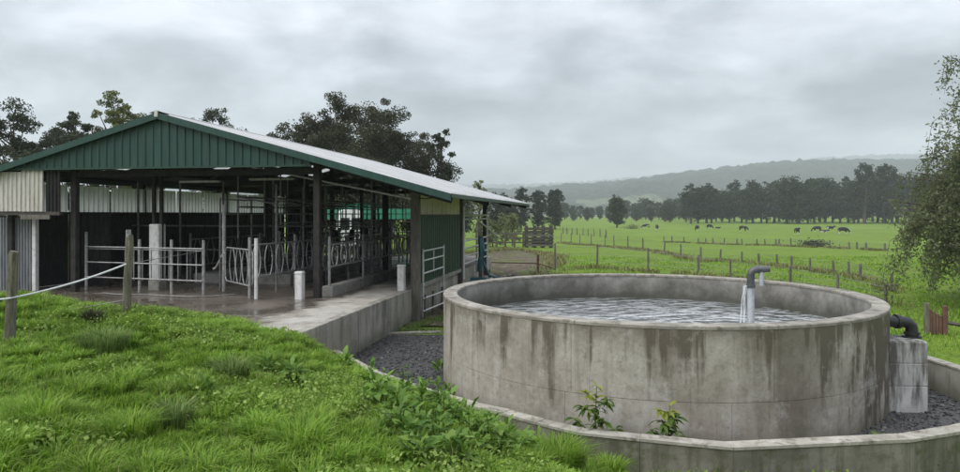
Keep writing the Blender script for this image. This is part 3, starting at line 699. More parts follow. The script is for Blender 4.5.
# barge boards and eave trims
def barge(v, ua, ub_, nm='barge_board'):
    m = MB(); y0, y1 = v-.02, v+.02; d = .14
    m.add([(ua,y0,rz(ua)-d-.03),(ub_,y0,rz(ub_)-d-.03),(ub_,y0,rz(ub_)-.005),(ua,y0,rz(ua)-.005),(ua,y1,rz(ua)-d-.03),(ub_,y1,rz(ub_)-d-.03),(ub_,y1,rz(ub_)-.005),(ua,y1,rz(ua)-.005)],
          [(0,1,2,3),(7,6,5,4),(0,4,5,1),(1,5,6,2),(2,6,7,3),(3,7,4,0)])
    return m.build(nm, M['green'], shed)
for (a,b) in ((RIDU+.003,.02),(.026,1.95),(1.956,EU),(LU,-6.6),(-6.594,RIDU-.003)): barge(V0-.12, a, b)
barge(V1+.13, RIDU, EU); barge(V1+.13, LU, RIDU)
MB().box(EU-.03,EU+.02,V0-.1,V1+.1,rz(EU)-.10,rz(EU)-.012).build('eave_trim', M['green_dark'], shed)
MB().box(LU-.02,LU+.03,V0-.1,V1+.1,rz(LU)-.12,rz(LU)-.012).build('eave_trim', M['green_dark'], shed)
# frames
bays = [.45, 5.75, 11.0, 16.2]
for v in bays:
    for ua,ub_ in ((RIDU,EU-.1),(LU+.1,RIDU)):
        MB().beam((ua,v,rz(ua)-.16),(ub_,v,rz(ub_)-.16),.09,.18).build('rafter', M['darksteel'], shed)
    MB().beam((-9,v,4.08),(0,v,4.08),.08,.16).build('tie_beam', M['darksteel'], shed)
    for ua,ub_ in ((-6.5,RIDU),(-1.7,RIDU)):
        MB().beam((ua,v,4.1),(ub_,v,RIDZ-.3),.06,.06).build('truss_brace', M['darksteel'], shed)
for u in list(np.arange(-9.2,-4.2,.95)) + list(np.arange(-3.6,3.5,.98)):
    MB().beam((u,V0,rz(u)-.055),(u,V1,rz(u)-.055),.05,.07).build('purlin', M['darksteel'], shed)
def post(u, v, w, z0=YZ, zt=None, mat='darksteel', nm='post'):
    zt = rz(u)-.2 if zt is None else zt
    return MB().bbox(u-w/2,u+w/2,v-w/2,v+w/2,z0,zt,.012).build(nm, M[mat], shed)
for v in bays:
    post(0, v, .17); post(-9, v, .16); post(-7.0 if v < 1 else -4.1, v, .16)
for v in (2.62, 8.45, 13.75): post(1.93, v, .23 if v < 3 else .2, -.1 if v < 3 else .3, mat='timber_grey' if v < 3 else 'timber_dark')
for (u,v,w) in ((-3.0,6.2,.12),(-1.75,8.2,.1),(-3.1,3.6,.1),(-5.2,1.25,.09),(-4.97,1.25,.09)): post(u, v, w)
# pillar with whitewashed lower half
pll = MB().bbox(-5.24,-4.93,1.08,1.39,YZ,2.72,.02).build('pillar', M['whitepaint'], shed)
MB().bbox(-5.255,-4.915,1.065,1.405,YZ,1.22,.02).build('pillar_base', M['conc_plain'], pll)
# conduit pipe crossing under the roof, sagging cable
MB().tube([(-3.1,2.45,4.39),(-.5,2.45,3.88),(1.85,2.45,3.42)], .026, 8).build('conduit', M['galv'], shed)
MB().tube([(1.95,2.5,3.45),(2.2,2.6,3.42),(2.5,2.7,3.46),(2.75,2.8,3.58)], .016, 6).build('cable', M['blackpipe'], shed)
# left wall: dark lower sheets, translucent strip above
n = 9
for k in range(n):
    a = .6 + k*(15.5/n); b = a + 15.5/n
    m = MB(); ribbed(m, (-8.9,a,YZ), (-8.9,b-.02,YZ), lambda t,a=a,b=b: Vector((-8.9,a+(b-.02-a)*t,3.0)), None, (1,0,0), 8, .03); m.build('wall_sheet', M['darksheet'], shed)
    m = MB(); ribbed(m, (-8.9,a+.05,3.05), (-8.9,b-.05,3.05), lambda t,a=a,b=b: Vector((-8.9,a+.05+(b-.1-a)*t,3.87)), None, (1,0,0), 8, .03); m.build('light_panel', M['fibre'], shed)
MB().box(-8.95,-8.86,.5,16.2,2.99,3.06).build('girt', M['darksteel'], shed)
# back wall dark, open on the right
for k in range(2):
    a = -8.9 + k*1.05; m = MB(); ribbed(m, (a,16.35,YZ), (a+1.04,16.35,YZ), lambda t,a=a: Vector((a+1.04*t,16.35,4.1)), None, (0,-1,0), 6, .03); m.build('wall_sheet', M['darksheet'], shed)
# front left infill
def vsheet(name, u0, u1, v, z0, z1, n, mat, d=.03):
    m = MB(); ribbed(m, (u0,v,z0), (u1,v,z0), lambda t: Vector((u0+(u1-u0)*t, v, z1)), None, (0,-1,0), n, d); return m.build(name, M[mat], shed)
for a,b,zt_ in ((-9.46,-9.0,4.02),(-8.995,-8.3,4.13),(-8.295,-7.62,4.18)): vsheet('front_sheet', a, b, .06, 3.07, zt_, 5, 'cream')
vsheet('front_sheet', -7.6, -7.15, .12, 2.95, 4.18, 4, 'darksheet')
MB().box(-9.46,-7.15,.08,.2,2.97,3.06).build('girt', M['timber_dark'], shed)
MB().box(-8.3,-7.4,.02,.07,2.86,2.98).build('patch_board', M['timber_grey'], shed)
vsheet('front_sheet', -9.46, -8.32, .5, YZ, 2.9, 12, 'greysheet')
MB().bbox(-8.27,-8.15,.35,.47,YZ,2.95,.01).build('door_post', M['whitepaint'], shed)
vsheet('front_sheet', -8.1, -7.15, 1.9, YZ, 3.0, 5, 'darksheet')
# right wall: cream upper sheets, green lower sheets
for a,b in ((2.78,4.6),(4.62,6.45),(6.47,8.3)):
    m = MB(); ribbed(m, (1.93,a,3.0-.03), (1.93,b,3.0-.03), lambda t,a=a,b=b: Vector((1.93,a+(b-a)*t,rz(1.93)-.1)), None, (1,0,0), 3, .035); m.build('wall_sheet', M['side_sheet'], shed)
    m = MB(); ribbed(m, (1.95,a,YZ+.12), (1.95,b,YZ+.12), lambda t,a=a,b=b: Vector((1.95,a+(b-a)*t,2.96)), None, (1,0,0), 8, .03); m.build('wall_sheet', M['green_dark'], shed)
MB().box(1.86,2.0,2.75,8.35,YZ,YZ+.12).build('wall_plinth', M['conc_plain'], shed)
MB().box(1.9,1.99,2.75,8.35,2.945,2.985).build('girt', M['timber_dark'], shed)
# fluorescent battens (unlit) and purlin pipes
for (u,v) in ((-2.6,3.0),(-2.6,7.0),(-5.6,4.0)):
    MB().bbox(u-.7,u+.7,v-.07,v+.07,4.0,4.06,.01).build('light_batten', M['whitepaint'], shed)

# ------------------------------------------------------------------ stalls and rails inside
def shthing(name, u, v, z, label, cat, group=None): return empty(name, SH(u,v,z), TH, label, cat, group)
def hoop(m, y, z0, z1, bow, x=0.0):
    pts = []
    for i in range(9):
        t = i/8; pts.append((x, y + bow*math.sin(math.pi*t)**.8, z0+(z1-z0)*t))
    return m.tube(pts, .015, 6)
def stall_row(u, va, vb, bay, label, zb=YZ, top=1.45, mat='rail_shaded', tall=()):
    r = shthing('stall_railing', u, va, zb, label, 'railing')
    n = max(1, round((vb-va)/bay)); d = (vb-va)/n
    for k in range(n+1):
        MB().tube([(0,k*d,0),(0,k*d,(2.3 if k in tall else top+.12))], .036, 8).build('post', M[mat], r)
    for z in (top-.08, .5):
        MB().tube([(0.02,0,z),(0.02,n*d,z)], .024, 6).build('rail', M[mat], r)
    for k in range(n):
        c = max(2, round(d/.62))
        for j in range(c):
            y = k*d + (j+.5)*d/c
            for s in (-1,1): hoop(MB(), y+s*.07, .5, top-.1, s*.13, .02).build('hoop', M[mat], r)
            MB().tube([(.02,y+.16,1.0),(.02,y+.3,.96)], .014, 5).build('latch_bar', M[mat], r)
    return r
stall_row(.12, .9, 15.6, 2.45, 'right hand row of steel stall hoops standing on the inner concrete kerb', YZ+.24, 1.15, 'rail')
stall_row(-1.55, -.1, 14.6, 2.6, 'middle row of steel stall hoops ending at a pale post', YZ, 1.40, 'rail')
stall_row(-3.2, 3.4, 14.2, 2.7, 'stall row behind the open gate in the dark centre of the shed', YZ, 1.40)
stall_row(-5.4, 3.2, 14.2, 2.7, 'stall row behind the whitewashed pillar', YZ, 1.40)
stall_row(-.72, 2.2, 14.8, 2.1, 'short row of stall hoops between the middle row and the right hand row', YZ, 1.35)
stall_row(-2.35, 3.0, 14.4, 2.2, 'stall hoops standing on the low central plinth', YZ+.28, 1.2)
for q,(u_,n_) in enumerate(((-1.62,9),(-3.28,8))):
    ur = shthing('upright_row', u_, 1.4, YZ, ['tall steel uprights along the middle stall row','tall steel uprights behind the open stall gate','tall steel uprights along the right hand stall row'][q], 'railing')
    for k in range(n_): MB().tube([(0,k*1.65,0),(0,k*1.65,2.55 if q else 2.9)], .026, 6).build('upright', M['rail_shaded'], ur)
    for z in (2.5,2.1,1.75): MB().tube([(.03,0,z),(.03,(n_-1)*1.65,z)], .02, 6).build('rail', M['rail_shaded'], ur)
kb = shthing('inner_kerb', .12, .75, YZ, 'low inner concrete kerb under the right hand stall row', 'kerb')
for k in range(5): MB().bbox(-.14,.14,k*3.0+.01,k*3.0+2.99,-.05,.25,.02).build('kerb_block', M['conc_plain'], kb)
pl_ = shthing('plinth', -2.6, 3.2, YZ, 'low concrete plinth between the stall rows', 'plinth')
MB().bbox(-.55,.5,0,8,-.05,.30,.02).build('plinth_block', M['conc_plain'], pl_)
pl_ = shthing('plinth', -4.7, 3.2, YZ, 'low concrete plinth behind the whitewashed pillar', 'plinth')
MB().bbox(-.6,.5,0,8,-.05,.28,.02).build('plinth_block', M['conc_plain'], pl_)
# front rail fence
fr = shthing('rail_fence', -7.0, .85, YZ, 'steel three rail fence across the front of the shed', 'fence')
A = Vector((0,0,0)); B = Vector((3.9,-.5,0))
for t in (0,.47,.74,1.0):
    p = A.lerp(B,t); MB().tube([p, p+Vector((0,0,1.42 if t > 0 else 1.6))], .038, 8).build('post', M['rail'], fr)
for z in (1.2,1.14,.78,.37):
    m = MB().tube([A+Vector((0,-.05 if z != 1.14 else .06,z)), B+Vector((0,-.05 if z != 1.14 else .06,z))], .018 if z != 1.14 else .013, 6); m.build('rail', M['rail'], fr)
for k in range(9):
    y = .2
    c = A.lerp(B, .32+k*.075); hoop(MB(), 0, .3, 1.15, .0).build('hoop', M['rail'], fr).location = c + Vector((0,.12,0))
# tall post and open gate
gt = shthing('stall_gate', -3.08, 1.26, YZ, 'steel stall gate with curved inner bars hung on a tall pale post', 'gate')
MB().tube([(0,0,0),(0,0,2.36)], .05, 10).build('gate_post', M['rail'], gt)
A = Vector((.08,-.06,0)); B = Vector((1.62,-1.36,0))
def gp(t, z): return A.lerp(B,t)+Vector((0,0,z))
MB().tube([gp(0,.4),gp(0,1.1),gp(.03,1.17),gp(.06,1.2),gp(.94,1.2),gp(.97,1.17),gp(1,1.1),gp(1,.4),gp(.97,.33),gp(.94,.3),gp(.06,.3),gp(.03,.33),gp(0,.4)], .02, 6).build('gate_frame', M['rail'], gt)
for c0 in (.27,.5,.73):
    for s in (-1,1):
        MB().tube([gp(c0+s*(.035+.07*math.sin(math.pi*i/8)), .3+.9*i/8) for i in range(9)], .014, 6).build('hoop', M['rail'], gt)
MB().tube([gp(-.5+.5*i/6, .55+.5*math.sin(1.57*i/6)**2) for i in range(7)], .03, 6).build('bent_bar', M['whitepaint'], gt)
MB().tube([(1.73,-1.4,0),(1.73,-1.4,1.5)], .045, 10).build('latch_post', M['whitepaint'], gt)
# overhead milking pipework
ovh = shthing('milk_line', -2.4, 2.0, 3.2, 'overhead grid of dark milking pipes above the stalls', 'pipework')
for (u,z) in ((-.7,0),(-.7,.28),(.6,.05),(.6,-.45)): MB().tube([(u,0,z),(u,12,z)], .03, 6).build('pipe', M['rail_shaded'], ovh)
for k in range(9):
    MB().tube([(-.7,k*1.5,.28),(.6,k*1.5,.05)], .022, 6).build('cross_pipe', M['rail_shaded'], ovh)
    MB().tube([(-.7,k*1.5,-.9),(-.7,k*1.5,.9)], .022, 6).build('hanger', M['rail_shaded'], ovh)
    MB().tube([(.6,k*1.5,-.5),(.6,k*1.5,.9)], .02, 6).build('hanger', M['rail_shaded'], ovh)
ov2 = shthing('cross_rail', -8.8, 5.0, 2.6, 'long steel cross rail at head height inside the shed', 'railing')
MB().tube([(0,0,0),(8.7,0,0)], .03, 6).build('rail', M['rail_shaded'], ov2)
MB().tube([(0,0,-.8),(5.2,0,-.8)], .03, 6).build('rail', M['rail_shaded'], ov2)
for u in (.2,1.8,3.4,5.2,8.6): MB().tube([(u,0,-1.7),(u,0,1.5)], .035, 6).build('upright', M['rail_shaded'], ov2)
# pit equipment: dark milk meters hanging between rows
for k in range(7):
    m_ = shthing('milk_jar', -2.0, 3.4+k*1.5, 2.25, 'dark milk meter hanging over the middle stall row', 'milk meter', 'milk meters hanging in the shed')
    MB().tube([(0,0,-.2),(0,0,-.16),(0,0,.14),(0,0,.2)], [.06,.1,.1,.05], 10).build('jar', M['glass'], m_)
    MB().tube([(0,0,.2),(0,0,.75)], .015, 5).build('tube', M['blackpipe'], m_)

hs = shthing('hose', -5.9, .05, YZ+.02, 'pale hose lying on the wet yard along the front rails', 'hose')
MB().tube([(.0,.1,0),(.6,-.12,0),(1.3,.02,0),(2.0,-.15,0),(2.7,-.22,0),(3.2,.05,0),(3.6,.5,0)], .016, 6).build('tube', M['conc_plain'], hs)
mk = random.Random(3)
for k in range(9):
    u_, v_ = mk.uniform(-6.5,-.6), mk.uniform(-2.2,.2); mm = MB(); rr = mk.uniform(.10,.2)
    ring = [(rr*mk.uniform(.7,1.2)*math.cos(a), rr*mk.uniform(.7,1.2)*math.sin(a)) for a in np.linspace(0,5.6,9)]
    mm.add([(0,0,.035)] + [(x*.55,y*.55,.028) for x,y in ring] + [(x,y,0) for x,y in ring], [(0,1+i,1+(i+1)%9) for i in range(9)] + [(1+i,10+i,10+(i+1)%9,1+(i+1)%9) for i in range(9)])
    o = mm.build('dung_pat', M['dung'], None, True); o.location = SH(u_,v_,YZ-.004); tag(o, 'brown dung pat on the wet concrete yard', 'dung', 'dung pats on the yard')
# bollards
def bollard(loc, rzv, h, label):
    b = empty('concrete_bollard', loc, rzv, label, 'bollard')
    MB().bbox(-.095,.095,-.095,.095,-.02,h-.06,.018).build('shaft', M['whitepaint'], b)
    MB().bbox(-.102,.102,-.102,.102,h-.058,h,.02).build('cap', M['whitepaint'], b)
bollard(SH(-.32,.12,YZ), TH, .68, 'whitewashed square bollard at the foot of the front corner post')
bollard(SH(1.62,2.3,YZ+.012), TH, .70, 'whitewashed square bollard at the end of the retaining wall')
# low gate and tall gate on the right
lg = shthing('pipe_gate', 2.08, 2.85, YZ, 'low galvanised pipe gate in front of the dark green wall', 'gate')
for y in (0,2.45): MB().tube([(0,y,-.3 if y else -.8),(0,y,1.12)], .034, 8).build('gate_post', M['galv'], lg)
for z in (1.05,.78,.42): MB().tube([(0,0,z),(0,2.45,z)], .026, 6).build('rail', M['galv'], lg)
MB().tube([(0,1.2,.42),(0,1.2,1.05)], .018, 6).build('stay', M['galv'], lg)
tg = shthing('pipe_gate', 2.02, 8.65, YZ, 'tall galvanised pipe gate at the far end of the green wall', 'gate')
for y,h in ((0,2.35),(5.0,2.3),(2.6,1.75)): MB().tube([(0,y,-.3),(0,y,h)], .05 if y != 2.6 else .035, 8).build('gate_post', M['galv'], tg)
for z in (2.05,1.9,1.1,.82,.52,.25): MB().tube([(0,0,z),(0,5.0,z)], .034 if z < 2 else .045, 6).build('rail', M['galv'], tg)
MB().tube([(0,0.1,2.3),(.5,5.6,1.0)], .03, 6).build('diagonal_brace', M['galv'], tg)
# low pipe rail by the edge of the wall
lr = shthing('low_rail', 2.05, 2.75, 0, 'rusty low rail and stakes beside the grey corner post', 'railing')
for y in (0,.9,2.0): MB().tube([(.1,y,-.1),(.12,y,.75)], .03, 6).build('stake', M['timber_dark'], lr)
for z in (.65,.3): MB().tube([(.1,-.1,z),(.35,2.2,z+.03)], .022, 6).build('rail', M['galv'], lr)
# teal sheet over a post
tl = empty('draped_post', (.02,26.6,.35), 0, 'dark post draped with a teal plastic sheet beside the pipe gate', 'post')
MB().bbox(-.07,.07,-.07,.07,-.4,1.75,.01).build('post', M['timber_dark'], tl)
m = MB(); nu, nz = 10, 12
for j in range(nz+1):
    t = j/nz; z = 1.72 - 1.35*t
    for i in range(nu):
        a = 2*math.pi*i/nu; r = .68*(.11+.10*t*(1-t)*2 + .035*math.sin(3*a+5*t) + .02*math.sin(5*a-3*t))*(1.25 if t < .5 else 1)
        m.v.append((r*math.cos(a)+.04*math.sin(4*t), r*math.sin(a), z+.04*math.sin(2*a)))
for j in range(nz):
    for i in range(nu): m.f.append((j*nu+i, j*nu+(i+1)%nu, (j+1)*nu+(i+1)%nu, (j+1)*nu+i))
m.f.append(tuple(range(nu))); m.build('sheet', M['teal'], tl, True)
MB().tube([(.1,-.05,.75),(.35,0,.2),(.75,.1,.06),(1.1,0,.04)], [.05,.05,.06,.03], 8).build('hose', M['teal'], tl)
MB().bbox(-1.1,.25,-.15,.12,-.05,.12,.02).build('foot_beam', M['teal'], tl)

# ------------------------------------------------------------------ fences
def round_post(m, h, r, lean=(0,0), seed=0):
    rr = random.Random(seed); n = 7; pts = [(lean[0]*t + rr.uniform(-.008,.008), lean[1]*t + rr.uniform(-.008,.008), -.35+(h+.35)*t) for t in (0,.3,.55,.8,.97,1)]
    return m.tube(pts, [r*1.08, r*1.05, r, r*.98, r*.95, r*.8], n)
def post_line(name, label, posts, mat='timber_grey', wires=(.88,.6,.32), r=.055, cat='fence', wr=.006, hfix=None):
    base = [on_ground(x, yb) for x,yt,yb in posts]
    root = empty(name, base[0], 0, label, cat); tops = []
    for i,((x,yt,yb),b) in enumerate(zip(posts, base)):
        h = hfix or max(.7, min(1.5, (yb-yt)*b.y/F)); q = b - base[0]
        lean = (random.uniform(-.05,.05), random.uniform(-.05,.05))
        o = round_post(MB(), h, r*random.uniform(.85,1.2), lean, i).build('post', M[mat], root); o.location = q
        tops.append((q, h, lean))
    for k in wires:
        for (a,ha,la),(b,hb,lb) in zip(tops[:-1], tops[1:]):
            pa = a + Vector((la[0]*k, la[1]*k, ha*k)); pb = b + Vector((lb[0]*k, lb[1]*k, hb*k)); mid = (pa+pb)/2 - Vector((0,0,.02))
            MB().tube([pa,mid,pb], wr, 4).build('wire', M['wire'], root)
    return root
post_line('paddock_fence', 'timber post and wire paddock fence running from the dirt yard past the tank', [(555,243,270),(597,244,268),(648,248,272.5),(698,255,275.5),(731,259,279),(790,266,287),(838,277,293),(886,290,306)], wr=.008)
post_line('paddock_fence', 'timber post fence crossing the mid pasture towards the drooping tree', [(561,230,243),(571,232,244.5),(580,233,245),(591,233,245.5),(605,235,247),(614,235,247.5),(628,236,249),(643,238,250.5),(664,241,253.5),(681,244,257.5),(701,247,262),(720,249,261),(742,253,262.5),(759,255,265),(777,256,266),(791,258,268.5),(810,261,271),(834,263,274),(849,267,276),(860,271,279),(892,279,292)], r=.06)
post_line('paddock_fence', 'sparse timber post fence in the far pasture short of the cows', [(664,236,242.5),(672,236,242.5),(684,237,243),(698,238,243.5),(706,238,244),(713,238,244),(724,238,244.8),(737,239,245),(742,239,245),(757,239,245.5),(765,239,245.6),(776,239,246),(779,239,246),(791,238,246.8),(829.5,240,248),(849,242,249),(857,242,249),(866,243,250),(885,244,251)], r=.09, wr=.01)
post_line('paddock_fence', 'close set timber post fence behind the dirt yard', [(563,226,234),(567,226,234.5),(572,227,235),(577,227,235),(583,227,235.5),(588,227,236),(594,227,236.5),(600,228,237),(606,229,238)], r=.11, wr=.012)
# left bank fence with rope
lf = empty('electric_fence', on_ground(8,346), 0, 'mossy timber fence posts carrying a white electric rope on the grassy bank', 'fence')
b0 = on_ground(8,346); b1 = on_ground(126,317)
round_post(MB(), 1.22, .062, (.075,.0), 3).build('post', M['timber_moss'], lf)
o = round_post(MB(), 1.20, .058, (.04,.02), 4).build('post', M['timber_moss'], lf); o.location = b1-b0
m = MB(); m.tube([(0,0,1.16),(0,0,1.27)], .035, 8); o = m.build('insulator', M['rail'], lf); o.location = b1-b0+Vector((.035,.0,0))
p1 = b1-b0+Vector((.035,-.065,.775)); p0 = Vector((.05,-.075,.62)); pm = Vector((-3.2,-1.6,.42))
rp_ = [p0.lerp(p1,t) - Vector((0,0,.10*4*t*(1-t)*.45)) for t in np.linspace(0,1,12)]
MB().tube([pm] + rp_, .0135, 6).build('rope', M['rope'], lf)
MB().tube([p1, SH(-3.09,.34,YZ+1.15)-b0], .006, 4).build('wire', M['wire'], lf)
MB().tube([b1-b0+Vector((0,-.06,.25)), Vector((-1.0,1.4,.10))], .004, 4).build('wire', M['wire'], lf)

# wooden rail fence and stock crush behind the dirt yard
wf = empty('rail_fence', (0.8,72,gz(.8,72)), 0, 'grey timber rail fence along the far side of the dirt yard', 'fence')
for k in range(7):
    o = round_post(MB(), 1.7, .11, (0,0), k).build('post', M['timber_grey'], wf); o.location = (k*.98, k*.1, 0)
for z in (.5,1.0,1.45): MB().beam((-.1,0,z),(6.0,.6,z),.06,.16).build('rail', M['timber_grey'], wf)
cr = empty('cattle_crush', (6.3,70,gz(6.3,70)), R(6), 'dark slatted timber cattle crush stacked with boards', 'cattle crush')
for x in (-1.35,-.45,.45,1.3):
    for y in (0,1.0): MB().bbox(x-.09,x+.09,y-.09,y+.09,-.2,2.35,.015).build('post', M['timber_dark'], cr)
for k in range(6):
    for y in (-.13,1.13): MB().beam((-1.5,y,.3+k*.34),(1.45,y+random.uniform(-.04,.04),.3+k*.34+random.uniform(-.07,.07)),.06,.20).build('board', M['timber_dark' if (k+int(y>0)) % 3 else 'timber_grey'], cr)
for k in range(5): MB().beam((-1.2+k*.2,.3+.1*k,.2+.1*k),(1.3,.5,.5+.3*k),.1,.14).build('loose_board', M['timber_grey'], cr)
yr = empty('yard_rail', on_ground(538,274.5), 0, 'rusty steel post with rails across the dirt yard', 'railing')
MB().tube([(0,0,-.2),(0,0,1.0)], .06, 8).build('post', M['rust'], yr)
MB().tube([(0,0,.55),(-4.6,2.0,.5)], .03, 6).build('rail', M['rust'], yr)
MB().tube([(0,0,.55),(.7,-1.0,.35),(.9,2.2,.75)], .02, 6).build('rail', M['rust'], yr)
db = empty('rubble_heap', (1.0,30.5,gz(1.0,30.5)+.05), 0, 'small heap of pale plastic and rubble on the dirt yard', 'rubble')
for k in range(26):
    s = random.uniform(.06,.22); mt = Matrix.Translation((random.uniform(-.8,.9),random.uniform(-.6,.6),s*.4)) @ Matrix.Rotation(random.uniform(0,3),4,'Z') @ Matrix.Rotation(random.uniform(-.4,.4),4,'X')
    MB().bbox(-s,s,-s*.6,s*.6,-s*.4,s*.5,.02,mt).build('rubble_piece', M[random.choice(['whitepaint','conc_plain','timber_grey','conc_plain'])], db)
# rusty gate under the drooping tree
rg = empty('board_gate', (11.15,16.6,0), R(-8), 'rusty red board gate between two short posts under the drooping tree', 'gate')
for x,h in ((0,.78),(.42,.72)): MB().bbox(x-.05,x+.05,-.05,.05,-.2,h,.01).build('post', M['timber_moss' if x == 0 else 'rust'], rg)
for k in range(4): MB().bbox(.06+k*.075,.125+k*.075,-.02,.02,-.05,.62-.05*k,.006).build('board', M['rust'], rg)
MB().tube([(.45,0,.3),(1.2,-.2,.2),(2.6,-.3,.28)], .05, 6).build('fallen_rail', M['timber_dark'], rg)

# ------------------------------------------------------------------ beyond the open back of the shed: white van and green awning
vn = empty('white_van', (-9.15,47,gz(-9.15,47)+.0), R(14), 'tall white van seen through the open back of the shed', 'van')
vn.scale = (1.0,1.3,1.42)
prof = [(-.9,.45),(.9,.45),(.93,1.1),(.84,1.75),(.72,2.3),(.55,2.42),(-.55,2.42),(-.72,2.3),(-.84,1.75),(-.93,1.1)]
m = MB(); npf = len(prof)
for y,s in ((0,.94),(.12,1.0),(3.6,1.0),(3.7,.96)): m.v += [(x*s,y,z*(1 if s == 1 else .985)) for x,z in prof]
for j in range(3):
    for i in range(npf): m.f.append((j*npf+i, j*npf+(i+1)%npf, (j+1)*npf+(i+1)%npf, (j+1)*npf+i))
m.f += [tuple(range(npf-1,-1,-1)), tuple(range(3*npf,4*npf))]
m.build('body', M['cleanwhite'], vn)
for s in (-1,1):
    MB().bbox(s*.37-.30,s*.37+.30,-.02,.03,1.4,2.0,.02).build('rear_window', M['glass'], vn)
    MB().bbox(s*.80-.05,s*.80+.05,-.03,.03,.95,1.3,.01).build('tail_light', M['rust'], vn)
    for y in (.7,3.0):
        wl = MB().tube([(s*.86-.1,y,.33),(s*.86+.1,y,.33)], .33, 16).build('wheel', M['tyre'], vn)
        MB().tube([(s*.86-.11,y,.33),(s*.86+.11,y,.33)], .18, 12).build('rim', M['galv'], wl)
MB().bbox(-.9,.9,-.12,.02,.42,.6,.03).build('bumper', M['tyre'], vn)
aw = empty('green_shelter', (-8.0,51,gz(-8.0,51)), R(6), 'bright green sheet roof shelter behind the milking shed', 'shelter')
for x in (-3.4,3.4):
    for y in (0,3): MB().bbox(x-.07,x+.07,y-.07,y+.07,-.1,2.75,.01).build('post', M['timber_dark'], aw)
M['green_bright'] = weathered('bright_green_sheet', (.018,.17,.10), (.03,.22,.13), 2, .5)
for k in range(7):
    m = MB(); ribbed(m, (-3.6+k*1.03,-.3,2.85), (-3.6+k*1.03+1.02,-.3,2.85), lambda t,k=k: Vector((-3.6+k*1.03+1.02*t, 3.3, 4.0)), None, (0,-.2,1), 4, .04); m.build('roof_sheet', M['green_bright'], aw)
MB().box(-3.6,3.6,-.36,-.3,2.75,3.55).build('fascia', M['green_bright'], aw)

# ------------------------------------------------------------------ cows
def skin_mesh(name, nodes, edges, mat, lv=1):
    me = bpy.data.meshes.new(name); me.from_pydata([n[:3] for n in nodes], edges, []); me.update()
    o = bpy.data.objects.new(name, me); COL.objects.link(o)
    sk = o.modifiers.new('s', 'SKIN'); sk.use_smooth_shade = True
    for i,n in enumerate(nodes):
        d = me.skin_vertices[0].data[i]; d.radius = (n[3], n[4] if len(n) > 4 else n[3]); d.use_root = (i == 0)
    ss = o.modifiers.new('d', 'SUBSURF'); ss.levels = lv; ss.render_levels = lv
    dg = bpy.context.evaluated_depsgraph_get(); me2 = bpy.data.meshes.new_from_object(o.evaluated_get(dg))
    bpy.data.objects.remove(o); me2.materials.clear(); me2.materials.append(mat); me2.name = name
    return me2
def cow_mesh(pose):
    lie = -.62 if pose == 'lie' else 0
    N = [(0,0,1.08,.36,.40),(-.45,0,1.12,.33,.37),(-.78,0,1.14,.24,.28),(.42,0,1.08,.34,.38),(.72,0,1.12,.24,.30)]
    if pose == 'graze': N += [(1.0,0,.92,.14,.19),(1.25,0,.58,.11,.14),(1.38,0,.32,.12,.13),(1.50,0,.12,.08,.08)]
    else: N += [(.98,0,1.28,.15,.2),(1.22,0,1.45,.12,.14),(1.42,0,1.40,.11,.12),(1.66,0,1.26,.07,.08)]
    E_ = [(0,1),(1,2),(0,3),(3,4),(4,5),(5,6),(6,7),(7,8)]
    for s in (-1,1):
        b = len(N)
        if pose == 'lie':
            N += [(.55,s*.24,.85,.11),(.75,s*.3,.70,.06),(.5,s*.32,.68,.05)]; N += [(-.6,s*.26,.9,.16),(-.35,s*.36,.72,.07),(-.65,s*.38,.68,.05)]
        else:
            N += [(.55,s*.2,.78,.12),(.57,s*.2,.42,.065),(.56,s*.2,.04,.06)]; N += [(-.66,s*.19,.85,.17),(-.80,s*.19,.50,.07),(-.72,s*.19,.04,.06)]
        E_ += [(3,b),(b,b+1),(b+1,b+2),(1,b+3),(b+3,b+4),(b+4,b+5)]
    b = len(N); N += [(-1.0,0,1.08,.035),(-1.05,0,.55,.03)]; E_ += [(2,b),(b,b+1)]
    for s in (-1,1):
        k = 6 if pose == 'graze' else 6; p = N[k]; b = len(N); N.append((p[0]-.04, s*.22, p[2]+.05, .045, .03)); E_.append((k,b))
    N = [(x,y,z+lie,*r) for x,y,z,*r in N]
    return skin_mesh('cow_body_'+pose, N, E_, M['cow'])
CM = {p: cow_mesh(p) for p in ('graze','stand','lie')}
for (px,yb,face,pose,sc,lab) in ((646,229,180,'graze',1,'dark cow grazing in the far pasture near the pale scrub'),(657,230.3,250,'graze',1.05,'white rumped cow grazing beside the far pale scrub'),
    (697,231.3,235,'graze',1.05,'black cow with white legs grazing short of the long tree row'),(709.5,229.2,20,'graze',.95,'black cow turned away, grazing beside a calf'),(717.5,228.8,0,'lie',.7,'dark calf lying beside a grazing cow'),
    (743,231.6,0,'graze',1.0,'black cow grazing alone in the middle of the pasture'),(797,234.8,265,'stand',1.0,'black cow standing end on in the pasture'),(817,232.2,180,'graze',1.0,'black cow with white belly grazing near a white calf'),
    (823.5,232.7,330,'lie',.8,'pale calf lying between two grazing cows'),(830,229.2,0,'lie',1.1,'black cow lying down in the grass'),(843,234.6,0,'graze',1.08,'big black and white cow grazing nearest the brush heap')):
    p = on_ground(px, yb, -1.45); c = obj('cow', CM[pose], None, p, R(face)); c.scale = (sc*1.04,)*3; tag(c, lab, 'cow', 'cows in the pasture')

